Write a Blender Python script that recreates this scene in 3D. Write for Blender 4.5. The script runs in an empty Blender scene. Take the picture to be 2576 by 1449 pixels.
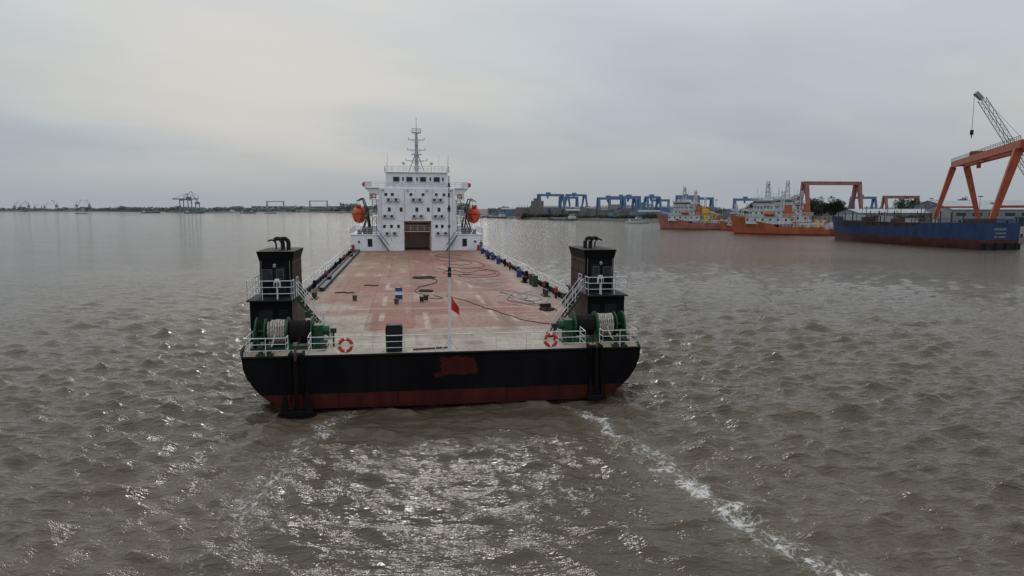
import bpy, math, random, bmesh
import numpy as np
from mathutils import Vector, Matrix
random.seed(7); rnd=random.random
R=math.radians
scn=bpy.context.scene
COL=scn.collection

# ------------------------------------------------------------ mesh builder
class MB:
    def __init__(s): s.v=[]; s.f=[]; s.m=[]
    def add(s,vs,fs,mi=0):
        o=len(s.v); s.v.extend([tuple(p) for p in vs])
        for f in fs: s.f.append([i+o for i in f]); s.m.append(mi)
    def box(s,x0,x1,y0,y1,z0,z1,mi=0):
        s.add([(x0,y0,z0),(x1,y0,z0),(x1,y1,z0),(x0,y1,z0),(x0,y0,z1),(x1,y0,z1),(x1,y1,z1),(x0,y1,z1)],
              [(0,3,2,1),(4,5,6,7),(0,1,5,4),(1,2,6,5),(2,3,7,6),(3,0,4,7)],mi)
    def cbox(s,c,d,mi=0):
        s.box(c[0]-d[0]/2,c[0]+d[0]/2,c[1]-d[1]/2,c[1]+d[1]/2,c[2]-d[2]/2,c[2]+d[2]/2,mi)
    def cyl(s,p,q,r0,r1=None,n=10,mi=0,rot=0.0):
        if r1 is None: r1=r0
        p=Vector(p); q=Vector(q); d=(q-p)
        if d.length<1e-6: return
        d.normalize()
        a=Vector((0,0,1)) if abs(d.z)<0.95 else Vector((1,0,0))
        u=d.cross(a).normalized(); w=d.cross(u)
        vs=[]
        for c,r in ((p,r0),(q,r1)):
            for i in range(n):
                t=2*math.pi*i/n+rot
                vs.append(c+u*(r*math.cos(t))+w*(r*math.sin(t)))
        fs=[(i,(i+1)%n,n+(i+1)%n,n+i) for i in range(n)]
        fs.append(tuple(range(n-1,-1,-1))); fs.append(tuple(range(n,2*n)))
        s.add(vs,fs,mi)
    def strut(s,p,q,w0,w1=None,mi=0):
        if w1 is None: w1=w0
        s.cyl(p,q,w0*.707,w1*.707,4,mi,math.pi/4)
    def prism(s,poly,a,b,axis='y',mi=0):
        n=len(poly); vs=[]
        for e in (a,b):
            for (x,y) in poly:
                vs.append((x,e,y) if axis=='y' else ((e,x,y) if axis=='x' else (x,y,e)))
        fs=[(i,(i+1)%n,n+(i+1)%n,n+i) for i in range(n)]
        fs.append(tuple(range(n-1,-1,-1))); fs.append(tuple(range(n,2*n)))
        s.add(vs,fs,mi)
    def tube(s,path,r,n=6,mi=0,closed=False):
        P=[Vector(p) for p in path]; N=len(P); vs=[]
        for i,p in enumerate(P):
            if closed: d=P[(i+1)%N]-P[i-1]
            else: d=P[min(i+1,N-1)]-P[max(i-1,0)]
            if d.length<1e-9: d=Vector((0,0,1))
            d.normalize()
            a=Vector((0,0,1)) if abs(d.z)<0.95 else Vector((1,0,0))
            u=d.cross(a).normalized(); w=d.cross(u)
            for k in range(n):
                t=2*math.pi*k/n
                vs.append(p+u*(r*math.cos(t))+w*(r*math.sin(t)))
        fs=[]
        for i in range(N if closed else N-1):
            j=(i+1)%N
            for k in range(n):
                fs.append((i*n+k,i*n+(k+1)%n,j*n+(k+1)%n,j*n+k))
        if not closed:
            fs.append(tuple(range(n-1,-1,-1))); fs.append(tuple((N-1)*n+k for k in range(n)))
        s.add(vs,fs,mi)
    def rail(s,path,h=1.0,nr=3,sp=1.5,r=.025,mi=0):
        for a,b in zip(path[:-1],path[1:]):
            a=Vector(a); b=Vector(b); L=(b-a).length; n=max(1,int(round(L/sp)))
            for i in range(n+1):
                p=a.lerp(b,i/n); s.cyl(p,p+Vector((0,0,h)),r*1.1,None,6,mi)
            for k in range(nr):
                z=Vector((0,0,h*(k+1)/nr)); s.cyl(a+z,b+z,r if k<nr-1 else r*1.3,None,6,mi)
    def loft(s,secs,mi=0,cap=True):
        n=len(secs[0]); o=[p for sec in secs for p in sec]; fs=[]
        for i in range(len(secs)-1):
            for k in range(n-1):
                fs.append((i*n+k,i*n+k+1,(i+1)*n+k+1,(i+1)*n+k))
        if cap:
            fs.append(tuple(range(n-1,-1,-1))); fs.append(tuple((len(secs)-1)*n+k for k in range(n)))
        s.add(o,fs,mi)
    def build(s,name,mats,parent=None,smooth=False,bevel=0):
        me=bpy.data.meshes.new(name); me.from_pydata(s.v,[],s.f)
        if not isinstance(mats,(list,tuple)): mats=[mats]
        for m in mats: me.materials.append(m)
        me.polygons.foreach_set('material_index',s.m)
        me.update()
        bm=bmesh.new(); bm.from_mesh(me); bmesh.ops.recalc_face_normals(bm,faces=bm.faces); bm.to_mesh(me); bm.free()
        if smooth:
            me.polygons.foreach_set('use_smooth',[True]*len(me.polygons))
            try: me.set_sharp_from_angle(angle=R(40))
            except Exception: pass
        ob=bpy.data.objects.new(name,me); COL.objects.link(ob)
        if parent: ob.parent=parent
        if bevel:
            b=ob.modifiers.new('bevel','BEVEL'); b.width=bevel; b.segments=2; b.limit_method='ANGLE'
        return ob

def tag(o,label,cat,group=None):
    o["label"]=label; o["category"]=cat
    if group: o["group"]=group
    return o
def empty(name,label,cat,loc=(0,0,0),rz=0,group=None):
    e=bpy.data.objects.new(name,None); e.empty_display_size=.5; COL.objects.link(e)
    e.location=loc; e.rotation_euler=(0,0,rz); tag(e,label,cat,group); return e
def copy_thing(o,loc,rz=None,scale=None,label=None):
    def rec(x,par):
        n=x.copy(); COL.objects.link(n)
        if par: n.parent=par; n.matrix_parent_inverse=x.matrix_parent_inverse.copy()
        for c in list(x.children): rec(c,n)
        return n
    n=rec(o,None); n.location=loc
    if rz is not None: n.rotation_euler=(0,0,rz)
    if scale: n.scale=(scale,)*3 if not isinstance(scale,tuple) else scale
    if label: n["label"]=label
    return n

# ------------------------------------------------------------ materials
def newmat(name,spec=.3):
    m=bpy.data.materials.new(name); m.use_nodes=True
    nt=m.node_tree; nt.nodes.clear()
    out=nt.nodes.new('ShaderNodeOutputMaterial'); b=nt.nodes.new('ShaderNodeBsdfPrincipled')
    b.inputs['Specular IOR Level'].default_value=spec
    nt.links.new(b.outputs[0],out.inputs[0]); return m,nt,b
def noise(nt,scale,detail=4,vec=None,rough=.55,stretch=None,coord='Object',rot=0):
    if vec is None:
        tc=nt.nodes.new('ShaderNodeTexCoord'); vec=tc.outputs[coord]
    if stretch:
        mp=nt.nodes.new('ShaderNodeMapping'); mp.inputs['Scale'].default_value=stretch; mp.inputs['Rotation'].default_value=(0,0,rot)
        nt.links.new(vec,mp.inputs[0]); vec=mp.outputs[0]
    n=nt.nodes.new('ShaderNodeTexNoise'); n.inputs['Scale'].default_value=scale
    n.inputs['Detail'].default_value=detail; n.inputs['Roughness'].default_value=rough
    nt.links.new(vec,n.inputs['Vector']); return n.outputs['Fac']
def ramp(nt,fac,stops):
    r=nt.nodes.new('ShaderNodeValToRGB'); e=r.color_ramp.elements
    while len(e)<len(stops): e.new(.5)
    for i,(p,c) in enumerate(stops):
        e[i].position=p; e[i].color=(c,c,c,1) if not isinstance(c,(tuple,list)) else (*c,1)
    nt.links.new(fac,r.inputs[0]); return r.outputs[0]
def mix(nt,fac,a,b,mode='MIX'):
    m=nt.nodes.new('ShaderNodeMix'); m.data_type='RGBA'; m.blend_type=mode
    for sock,val in ((m.inputs[0],fac),(m.inputs[6],a),(m.inputs[7],b)):
        if isinstance(val,(int,float)): sock.default_value=val
        elif isinstance(val,(tuple,list)): sock.default_value=(*val[:3],1)
        else: nt.links.new(val,sock)
    return m.outputs[2]
def math_(nt,op,a,b=None,c=None,clamp=False):
    m=nt.nodes.new('ShaderNodeMath'); m.operation=op; m.use_clamp=clamp
    for i,v in enumerate((a,b,c)):
        if v is None: continue
        if isinstance(v,(int,float)): m.inputs[i].default_value=v
        else: nt.links.new(v,m.inputs[i])
    return m.outputs[0]
def bump(nt,b,fac,strength=.3,dist=.02):
    n=nt.nodes.new('ShaderNodeBump'); n.inputs['Strength'].default_value=strength; n.inputs['Distance'].default_value=dist
    nt.links.new(fac,n.inputs['Height']); nt.links.new(n.outputs[0],b.inputs['Normal'])
def paint(name,col,rough=.5,var=.25,scale=1.5,rust=0.0,rustcol=(.10,.045,.025),metal=0,bmp=.2,spec=.3):
    m,nt,b=newmat(name,spec)
    f=noise(nt,scale,6)
    dark=tuple(c*(1-var) for c in col); lite=tuple(min(1,c*(1+var*.5)) for c in col)
    c=mix(nt,ramp(nt,f,[(.3,0.0),(.7,1.0)]),dark,lite)
    if rust>0:
        g=noise(nt,2.2,8,stretch=(1,1,.25),rough=.65)
        c=mix(nt,ramp(nt,g,[(.66-.2*rust,0.0),(.78-.12*rust,1.0)]),c,rustcol)
    nt.links.new(c,b.inputs['Base Color']); b.inputs['Roughness'].default_value=rough; b.inputs['Metallic'].default_value=metal
    if bmp: bump(nt,b,noise(nt,scale*6,3),bmp,.01)
    return m

M_white=paint('white_paint',(.78,.80,.85),.5,.12,.6,rust=.2,rustcol=(.42,.37,.32))
M_rail=paint('rail_white',(.64,.65,.67),.5,.15,3)
M_black=paint('black_paint',(.006,.006,.007),.6,.4,1.2,rust=.12,rustcol=(.016,.012,.010),spec=.10)
M_dark=paint('dark_grey_paint',(.018,.020,.022),.6,.35,2,spec=.12)
M_brown=paint('brown_casing_paint',(.068,.047,.040),.6,.35,1.2,rust=.3,rustcol=(.035,.023,.018),spec=.12)
M_green=paint('green_winch_paint',(.012,.070,.036),.5,.4,3,rust=.35,rustcol=(.020,.022,.016))
M_dgreen=paint('olive_green_paint',(.030,.043,.029),.6,.3,2,rust=.2)
M_ropew=paint('pale_rope',(.43,.40,.355),.9,.5,8,bmp=.8)
M_ropec=paint('dark_core',(.06,.052,.045),.9,.4,8,bmp=.5)  # darker drum core, seen in the gaps between turns
M_roped=paint('dark_wire',(.02,.018,.018),.8,.4,8,bmp=.8,spec=.15)
M_hose=paint('black_hose',(.035,.027,.024),.8,.3,3,spec=.15)
M_hosel=paint('dusty_hose',(.095,.058,.050),.85,.4,3,spec=.15)
M_red=paint('red_paint',(.34,.04,.03),.5,.2,3)
M_orange=paint('orange_paint',(.54,.075,.022),.5,.15,2)
M_blue=paint('blue_paint',(.018,.055,.18),.5,.2,3)
M_dblue=paint('dark_blue_paint',(.016,.03,.05),.6,.3,2,rust=.2)
M_steelr=paint('rusty_steel',(.12,.07,.045),.8,.5,2)
M_glass,_nt,_b=newmat('dark_glass',.5); _b.inputs['Roughness'].default_value=.1
_nt.links.new(ramp(_nt,noise(_nt,2,2),[(.3,(.008,.010,.012)),(.7,(.025,.03,.038))]),_b.inputs['Base Color'])
M_ac=paint('aircon_grey',(.55,.56,.55),.5,.15,4)
M_grey=paint('light_grey_metal',(.36,.38,.40),.5,.15,4)
M_pole=paint('pole_grey',(.16,.165,.17),.5,.2,4)
M_fan=paint('fan_dark',(.04,.042,.046),.5,.3,6)
M_tun=paint('tunnel_lining_paint',(.66,.50,.45),.6,.2,.8,rust=.3,rustcol=(.36,.26,.22))
M_antred=paint('antifouling_red',(.055,.010,.008),.7,.3,2,spec=.12)
M_flag=paint('flag_cloth',(.50,.02,.02),.8,.1,4)
M_yel=paint('yellow_paint',(.62,.42,.05),.5,.1,3)
M_orange_red=paint('buoy_red',(.50,.05,.03),.5,.12,4)

M_hull,nt,b=newmat('hull_paint',.09)
tc=nt.nodes.new('ShaderNodeTexCoord'); sx=nt.nodes.new('ShaderNodeSeparateXYZ'); nt.links.new(tc.outputs['Object'],sx.inputs[0])
edge=math_(nt,'ADD',sx.outputs[2],math_(nt,'MULTIPLY',math_(nt,'SUBTRACT',noise(nt,3,5),.5),.06))
isb=math_(nt,'GREATER_THAN',edge,.98)
blk=mix(nt,ramp(nt,noise(nt,.8,7,stretch=(1,1,.4)),[(.35,0.0),(.75,1.0)]),(.0035,.0035,.0045),(.0085,.008,.009))
red=mix(nt,ramp(nt,noise(nt,1.2,7,stretch=(1,1,.3)),[(.3,0.0),(.7,1.0)]),(.034,.008,.007),(.080,.017,.013))
red=mix(nt,ramp(nt,sx.outputs[2],[(.15,.6),(.5,0.0)]),red,(.018,.008,.007))
nt.links.new(mix(nt,isb,red,blk),b.inputs['Base Color']); b.inputs['Roughness'].default_value=.55
bump(nt,b,math_(nt,'ADD',noise(nt,.45,2),math_(nt,'MULTIPLY',noise(nt,6,4),.06)),.3,.1)

M_deck,nt,b=newmat('worn_deck_paint',.12)
at=nt.nodes.new('ShaderNodeAttribute'); at.attribute_name='deckcol'
n1=noise(nt,.9,9,rough=.74); n2=noise(nt,3.5,8,stretch=(1,.35,1),rough=.7); n3=noise(nt,9,5); n0=noise(nt,.28,6,rough=.65)
c=mix(nt,ramp(nt,n1,[(.44,0.0),(.64,.55)]),at.outputs['Color'],(.35,.265,.215))
c=mix(nt,ramp(nt,n0,[(.46,0.0),(.62,.40)]),c,(.20,.105,.075))
c=mix(nt,ramp(nt,n2,[(.50,0.0),(.70,.60)]),c,(.14,.072,.055))
c=mix(nt,ramp(nt,n3,[(.3,.28),(.6,0.0)]),c,(.08,.052,.044))
nt.links.new(c,b.inputs['Base Color'])
nt.links.new(ramp(nt,n1,[(.3,.65),(.7,.88)]),b.inputs['Roughness'])
bump(nt,b,n2,.25,.015)

# ------------------------------------------------------------ camera
H=10.1
cam=bpy.data.cameras.new('camera'); co=bpy.data.objects.new('camera',cam); COL.objects.link(co); scn.camera=co
co.location=(0,0,H); co.rotation_euler=(R(90-6.52),0,0)
cam.sensor_width=36; cam.lens=36*1753/2576; cam.clip_end=30000; cam.clip_start=.3

# ------------------------------------------------------------ world + sun
SUN_EL=R(29); SUN_AZ=R(-8)
w=bpy.data.worlds.new('World'); scn.world=w; w.use_nodes=True
nt=w.node_tree; nt.nodes.clear()
out=nt.nodes.new('ShaderNodeOutputWorld')
sky=nt.nodes.new('ShaderNodeTexSky'); sky.sky_type='NISHITA'; sky.sun_disc=False
sky.sun_elevation=SUN_EL; sky.sun_rotation=SUN_AZ; sky.air_density=1.5; sky.dust_density=2
bg1=nt.nodes.new('ShaderNodeBackground'); bg1.inputs[1].default_value=.05; nt.links.new(sky.outputs[0],bg1.inputs[0])
tc=nt.nodes.new('ShaderNodeTexCoord'); sx=nt.nodes.new('ShaderNodeSeparateXYZ'); nt.links.new(tc.outputs['Generated'],sx.inputs[0])
z=math_(nt,'MAXIMUM',sx.outputs[2],0.0)
grad=ramp(nt,z,[(0,(.355,.40,.44)),(.04,(.375,.422,.462)),(.12,(.455,.50,.535)),(.28,(.59,.635,.665)),(.6,(.80,.85,.89)),(1,(.98,1.03,1.08))])
den=math_(nt,'ADD',z,.16)
cx=nt.nodes.new('ShaderNodeCombineXYZ')
nt.links.new(math_(nt,'DIVIDE',math_(nt,'MULTIPLY',sx.outputs[0],.62),den),cx.inputs[0])
nt.links.new(math_(nt,'DIVIDE',math_(nt,'ADD',math_(nt,'MULTIPLY',sx.outputs[1],.8),math_(nt,'MULTIPLY',sx.outputs[0],-.28)),den),cx.inputs[1]); cx.inputs[2].default_value=7.7
cl=noise(nt,.9,4,vec=cx.outputs[0],rough=.45)
cl2=noise(nt,2.4,5,vec=cx.outputs[0],rough=.5)
fade=ramp(nt,z,[(0.015,0.0),(.10,1.0)])
k=mix(nt,fade,(1,1,1),ramp(nt,cl,[(.30,(.85,.88,.91)),(.47,(.95,.97,.99)),(.57,(1.06,1.04,1.005)),(.72,(1.18,1.13,1.05))]))
k2=mix(nt,fade,(1,1,1),ramp(nt,cl2,[(.3,.96),(.7,1.045)]))
c=mix(nt,1.0,mix(nt,1.0,grad,k,'MULTIPLY'),k2,'MULTIPLY')
ga,ge=R(-17),R(8)
dp=nt.nodes.new('ShaderNodeVectorMath'); dp.operation='DOT_PRODUCT'
nt.links.new(tc.outputs['Generated'],dp.inputs[0]); dp.inputs[1].default_value=(math.sin(ga)*math.cos(ge),math.cos(ga)*math.cos(ge),math.sin(ge))
gl=ramp(nt,dp.outputs['Value'],[(.92,0.0),(.975,.45),(1.0,.85)])
gm=math_(nt,'MULTIPLY',math_(nt,'MULTIPLY',gl,fade),ramp(nt,cl,[(.35,.15),(.62,.8)]))
c=mix(nt,gm,c,(.68,.645,.605))
bg2=nt.nodes.new('ShaderNodeBackground'); bg2.inputs[1].default_value=1.0; nt.links.new(c,bg2.inputs[0])
ms=nt.nodes.new('ShaderNodeMixShader'); ms.inputs[0].default_value=.95
nt.links.new(bg1.outputs[0],ms.inputs[1]); nt.links.new(bg2.outputs[0],ms.inputs[2]); nt.links.new(ms.outputs[0],out.inputs[0])
sl=bpy.data.lights.new('sun','SUN'); so=bpy.data.objects.new('sun',sl); COL.objects.link(so)
sl.energy=.55; sl.angle=R(12); sl.color=(1,.95,.88)
sd=Vector((math.sin(SUN_AZ)*math.cos(SUN_EL),math.cos(SUN_AZ)*math.cos(SUN_EL),math.sin(SUN_EL)))
so.rotation_euler=sd.to_track_quat('Z','Y').to_euler()
scn.view_settings.view_transform='Standard'; scn.view_settings.look='None'; scn.view_settings.exposure=0

# ------------------------------------------------------------ water
def axis_pos(fine_to,step,far,grow=1.045):
    a=[0.0]; d=step
    while a[-1]<far:
        if a[-1]>fine_to: d*=grow
        a.append(a[-1]+d)
    return a
xp=axis_pos(26,.12,9000,1.026); xs=np.array([-q for q in xp[:0:-1]]+xp)
yp=axis_pos(34,.11,9000,1.015); yn=axis_pos(0,.5,1500,1.25)
ys=np.array([12-q for q in yn[:0:-1]]+[12+q for q in yp])
X,Y=np.meshgrid(xs,ys); spx=np.gradient(xs); spy=np.gradient(ys)
SP=np.maximum(np.meshgrid(spx,spy)[0],np.meshgrid(spx,spy)[1])
rs=np.random.RandomState(3); Z=np.zeros_like(X)
for i in range(100):
    lam=.36*(2.6/.36)**rs.rand(); th=R(72)+rs.randn()*.42
    amp=.0074*lam**.95*(.6+.8*rs.rand()); kx,ky=math.cos(th)*2*math.pi/lam,math.sin(th)*2*math.pi/lam
    ph=rs.rand()*6.28; wt=np.clip(lam/(2.6*SP)-.6,0,1); a1,a2=rs.rand(),rs.rand()
    Z+=amp*wt*np.sin(kx*X+ky*Y+ph+1.5*np.sin(.23*X*a1+.31*Y*a2+ph))
Z=Z+np.clip(Z,0,None)**2*4.0
def interp(pts,y):
    p=sorted(pts,key=lambda a:a[1]); return np.interp(y,[a[1] for a in p],[a[0] for a in p])
Lf=[(-7.4,35.6),(-8.2,32.8),(-8.9,30),(-9.1,27),(-9.0,24),(-8.7,20.5),(-8.3,16),(-8.0,8),(-8,-20)]
Rf=[(2.2,36.5),(3.4,33.6),(4.9,30),(6.3,25.8),(7.2,22.6),(8.1,20.3),(8.8,18.3),(10.2,13),(12,6),(18,-20)]
wig=.14*np.sin(Y*1.3)+.12*np.sin(Y*2.9+1)+.08*np.sin(Y*5.3+2)
xl=interp(Lf,Y)+wig*1.4; xr=interp(Rf,Y)-wig
al=np.clip((36.5-Y)/2.5,0,1)*np.clip((Y+10)/20,0,1); grid_ok=np.clip(.8/SP-.6,0,1)
for (ln,sg) in (((-10.8+.14*(Y-33)),-1),((7.0+.40*(36-Y)),1)):
    d=(X-ln)*sg; tw=np.clip((44-Y)/8,0,1)*np.clip((Y+10)/20,0,1)
    Z+=grid_ok*tw*.10*np.exp(-((d-1.0)/2.2)**2)*np.cos(2*math.pi*(d+.30*np.sin(Y*.5)+.10*np.sin(Y*1.9))/2.0)*(.7+.3*np.sin(Y*.7+X*.8))
    Z+=grid_ok*tw*.035*np.exp(-((d-6)/3.5)**2)*np.cos(2*math.pi*(d*.95+Y*.28+.25*np.sin(Y*.8))/1.6)
for xc in (xl,xr):
    d=X-xc
    Z+=grid_ok*al*np.exp(-(d/1.0)**2)*(.04+.04*np.sin(4.1*X+1.7*np.sin(3.3*Y))*np.sin(3.7*Y+1.3*np.sin(2.9*X)))
ins=1/(1+np.exp(-(X-xl)/.5))*1/(1+np.exp(-(xr-X)/.5))
Z*=1-.30*ins*al
wl=.36+.032*(36-Y).clip(0,40)
foamL=np.exp(-((X-xl)/(wl*1.2))**2)*(.93-.014*(35-Y).clip(0,30))*np.clip(.85+.22*np.sin(Y*.9-1.0)+.1*np.sin(Y*2.3),.4,1.1)
foamL2=np.exp(-((X-xl-.9-.03*(35-Y))/(wl*.5))**2)*.50*np.clip(.45+.6*np.sin(Y*.9),0,1)
foamL3=np.exp(-((X-xl+1.1+.04*(35-Y))/(wl*.5))**2)*.50*np.clip(.4+.6*np.sin(Y*.7+2),0,1)
foamR=np.exp(-((X-xr)/(wl*.95))**2)*1.08*np.clip(.95+.14*np.sin(Y*.8+1),.6,1.1)
foamR2=np.exp(-((X-xr-1.0-.05*(35-Y))/(wl*.5))**2)*.55*np.clip(.45+.6*np.sin(Y*1.1+2),0,1)
foamR3=np.exp(-((X-xr+.9+.02*(35-Y))/(wl*.5))**2)*.50*np.clip(.35+.6*np.sin(Y*.8+4),0,1)
foam2=np.exp(-((X-(7.3+.40*(36-Y)))/.3)**2)*.42*np.clip(.2+.7*np.sin(Y*1.4),0,1)
foam=np.maximum.reduce([foamL,foamL2,foamL3,foamR,foamR2,foamR3,foam2])*al
nx,ny=len(xs),len(ys)
verts=np.stack([X.ravel(),Y.ravel(),Z.ravel()],1)
ii=np.arange(nx*ny).reshape(ny,nx)
quads=np.stack([ii[:-1,:-1].ravel(),ii[:-1,1:].ravel(),ii[1:,1:].ravel(),ii[1:,:-1].ravel()],1)
def np_mesh(name,v,q):
    me=bpy.data.meshes.new(name); me.vertices.add(len(v)); me.vertices.foreach_set('co',v.ravel())
    me.loops.add(q.size); me.loops.foreach_set('vertex_index',q.ravel()); me.polygons.add(len(q))
    me.polygons.foreach_set('loop_start',np.arange(0,q.size,4)); me.polygons.foreach_set('loop_total',np.full(len(q),4))
    me.update(calc_edges=True); return me
me=np_mesh('river_water',verts,quads); me.polygons.foreach_set('use_smooth',np.ones(len(quads),bool))
a=me.attributes.new('foam','FLOAT','POINT'); a.data.foreach_set('value',foam.ravel().astype(np.float32))
a=me.attributes.new('wash','FLOAT','POINT'); a.data.foreach_set('value',(ins*al).ravel().astype(np.float32))
wo=bpy.data.objects.new('river_water',me); COL.objects.link(wo); wo["kind"]="structure"
m,nt,b=newmat('muddy_water',.5); me.materials.append(m)
fa=nt.nodes.new('ShaderNodeAttribute'); fa.attribute_name='foam'
wa=nt.nodes.new('ShaderNodeAttribute'); wa.attribute_name='wash'
n_a=noise(nt,1.6,9,rough=.72,stretch=(1,.8,1)); n_b=noise(nt,.05,5); n_c=noise(nt,6.5,7,rough=.7)
tcw=nt.nodes.new('ShaderNodeTexCoord'); vd=nt.nodes.new('ShaderNodeVectorMath'); vd.operation='MULTIPLY_ADD'
nn_=nt.nodes.new('ShaderNodeTexNoise'); nn_.inputs['Scale'].default_value=1.7; nn_.inputs['Detail'].default_value=5; nt.links.new(tcw.outputs['Object'],nn_.inputs['Vector'])
nt.links.new(nn_.outputs['Color'],vd.inputs[0]); vd.inputs[1].default_value=(1.1,1.1,0); nt.links.new(tcw.outputs['Object'],vd.inputs[2])
vo=nt.nodes.new('ShaderNodeTexVoronoi'); vo.feature='DISTANCE_TO_EDGE'; vo.inputs['Scale'].default_value=3.2; nt.links.new(vd.outputs[0],vo.inputs['Vector'])
lace=ramp(nt,vo.outputs['Distance'],[(0,1.0),(.16,0.0)])
fm=math_(nt,'ADD',math_(nt,'MULTIPLY',fa.outputs['Fac'],.50),math_(nt,'ADD',math_(nt,'MULTIPLY',math_(nt,'SUBTRACT',n_a,.5),1.9),math_(nt,'MULTIPLY',math_(nt,'SUBTRACT',n_c,.5),.9)))
fm=math_(nt,'ADD',fm,math_(nt,'MULTIPLY',lace,.34))
fmask=ramp(nt,fm,[(.44,0.0),(.82,1.0)])
fmask=math_(nt,'MULTIPLY',fmask,math_(nt,'MULTIPLY',math_(nt,'SUBTRACT',fa.outputs['Fac'],.10),2.0,clamp=True))
base=mix(nt,ramp(nt,n_b,[(.3,0.0),(.7,1.0)]),(.088,.068,.047),(.112,.087,.061))
base=mix(nt,math_(nt,'MULTIPLY',wa.outputs['Fac'],.55),base,(.060,.050,.030))
base=mix(nt,math_(nt,'MULTIPLY',fa.outputs['Fac'],.25),base,(.20,.175,.135))
nt.links.new(mix(nt,fmask,base,(.60,.58,.55)),b.inputs['Base Color'])
nt.links.new(ramp(nt,fmask,[(0,.06),(1,.85)]),b.inputs['Roughness']); b.inputs['IOR'].default_value=1.33
r1=noise(nt,1.3,3,stretch=(.5,1.4,1),rough=.6,rot=.3); r2=noise(nt,3.3,3,stretch=(.5,1.4,1),rough=.6,rot=.3); r4=noise(nt,8.5,2,stretch=(.55,1.3,1),rot=.3); r3=noise(nt,.5,3,stretch=(.45,1.4,1),rough=.55,rot=.2)
gust=ramp(nt,noise(nt,.035,4,stretch=(.5,1.2,1)),[(.35,.75),(.65,1.15)])
hh=math_(nt,'ADD',math_(nt,'ADD',math_(nt,'MULTIPLY',r1,.26),math_(nt,'MULTIPLY',r2,.14)),math_(nt,'ADD',math_(nt,'MULTIPLY',r3,.20),math_(nt,'MULTIPLY',r4,.042)))
hh=math_(nt,'MULTIPLY',hh,gust)
hh=math_(nt,'MULTIPLY',hh,math_(nt,'SUBTRACT',1.0,math_(nt,'MULTIPLY',wa.outputs['Fac'],.30)))
hh=math_(nt,'ADD',hh,math_(nt,'MULTIPLY',fmask,.05))
bump(nt,b,hh,.95,1.0)

# ------------------------------------------------------------ land
bank=[(160,-400),(146,60),(143,150),(145,190),(148,240),(150,296),(122,345),(110,400),(99,495),(64,575),(20,640),(-40,800),(-90,1150),(-350,1500),(-700,2100),(-2500,2500),(-9000,2600),(-9000,8500),(9000,8500),(9000,-400)]
mb=MB(); n=len(bank)
top=[(x,y,2.1) for x,y in bank]
low=[]
for i,(x,y) in enumerate(bank):
    a=Vector(bank[i-1]); c_=Vector(bank[(i+1)%n]); d=(c_-a).normalized(); nn=Vector((-d.y,d.x))
    k_=3.0 if i<17 else 0
    low.append((x+nn.x*k_,y+nn.y*k_,-1.5))
mb.add(top,[tuple(range(n))],0)
mb.add(top+low,[(i,(i+1)%n,n+(i+1)%n,n+i) for i in range(n)],1)
M_ground=paint('bank_ground',(.12,.125,.10),.9,.4,.05); M_bank=paint('bank_stone',(.12,.11,.10),.9,.4,.3)
land=mb.build('river_bank',[M_ground,M_bank]); land["kind"]="structure"

# ------------------------------------------------------------ THE SHIP
DK=2.85
ship=empty('cargo_ship','black and red hulled deck cargo ship with long worn red deck','ship')
ship.location=(-3.16,34.52,0); ship.rotation_euler=(R(.37),R(.22),R(8.8))
SM=Matrix.Translation(ship.location)@ship.rotation_euler.to_matrix().to_4x4()
def onship(o,x,y,z,rz=0,s=1.0):
    o.matrix_world=SM@Matrix.Translation((x,y,z))@Matrix.Rotation(rz,4,'Z')@Matrix.Scale(s,4); return o

def sec(s,B,zb,dz=0):
    half=[(1,1),(.998,.82),(.98,.62),(.942,.40),(.892,.215),(.832,.09),(.74,.02),(0,0)]
    L=[(-B*a,s,zb+(DK+dz-zb)*h) for (a,h) in half]
    return L+[(-x,y,z) for (x,y,z) in L[-2::-1]]
secs=[sec(0,10,.20),sec(.6,10.12,.10),sec(1.5,10.35,-.1),sec(3,10.5,-.5),sec(6,10.5,-1.2),sec(12,10.5,-2),sec(40,10.5,-2),sec(80,10.5,-2),sec(88,9.6,-2,.6),sec(94,7,-2,1.4),sec(98,3.5,-1.5,2.2),sec(100.5,.4,-1,2.8)]
mb=MB(); mb.loft(secs); hull=mb.build('hull',M_hull,ship,smooth=True)
mb=MB()
pl=[(-10.5,79),(-10.5,3),(-10.35,1.5),(-10.12,.6),(-10,0)]; pr=[(-x,y) for x,y in pl[::-1]]
mb.tube([(x,y,DK+.02) for x,y in pl+pr],.075,8)
mb.build('gunwale_rim',M_black,ship,smooth=True)
mb=MB()
pz=[(-.55,2.55),(-.40,2.68),(-.1,2.62),(.15,2.66),(.35,2.72),(.6,2.63),(.9,2.66),(1.12,2.58),(1.25,2.60),(1.30,2.38),(1.38,2.30),(1.35,2.1),(1.45,2.0),(1.40,1.78),(.9,1.78),(.75,1.72),(.35,1.76),(0,1.80),(-.3,1.70),(-.75,1.62),(-.78,1.85),(-.55,1.90),(-.38,2.0),(-.47,2.2),(-.38,2.35)]
mb.add([(x,-.006,z) for x,z in pz],[tuple(range(len(pz)))])
o=mb.build('paint_patch',M_antred,ship); o["label"]="rough red patch painted over the ship name"
for x in (-5.5,-2.6,2.9,5.6): mb=MB(); mb.box(x,x+.03,-.012,-.001,.35,2.75); mb.build('plate_seam',M_black,ship)

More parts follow.
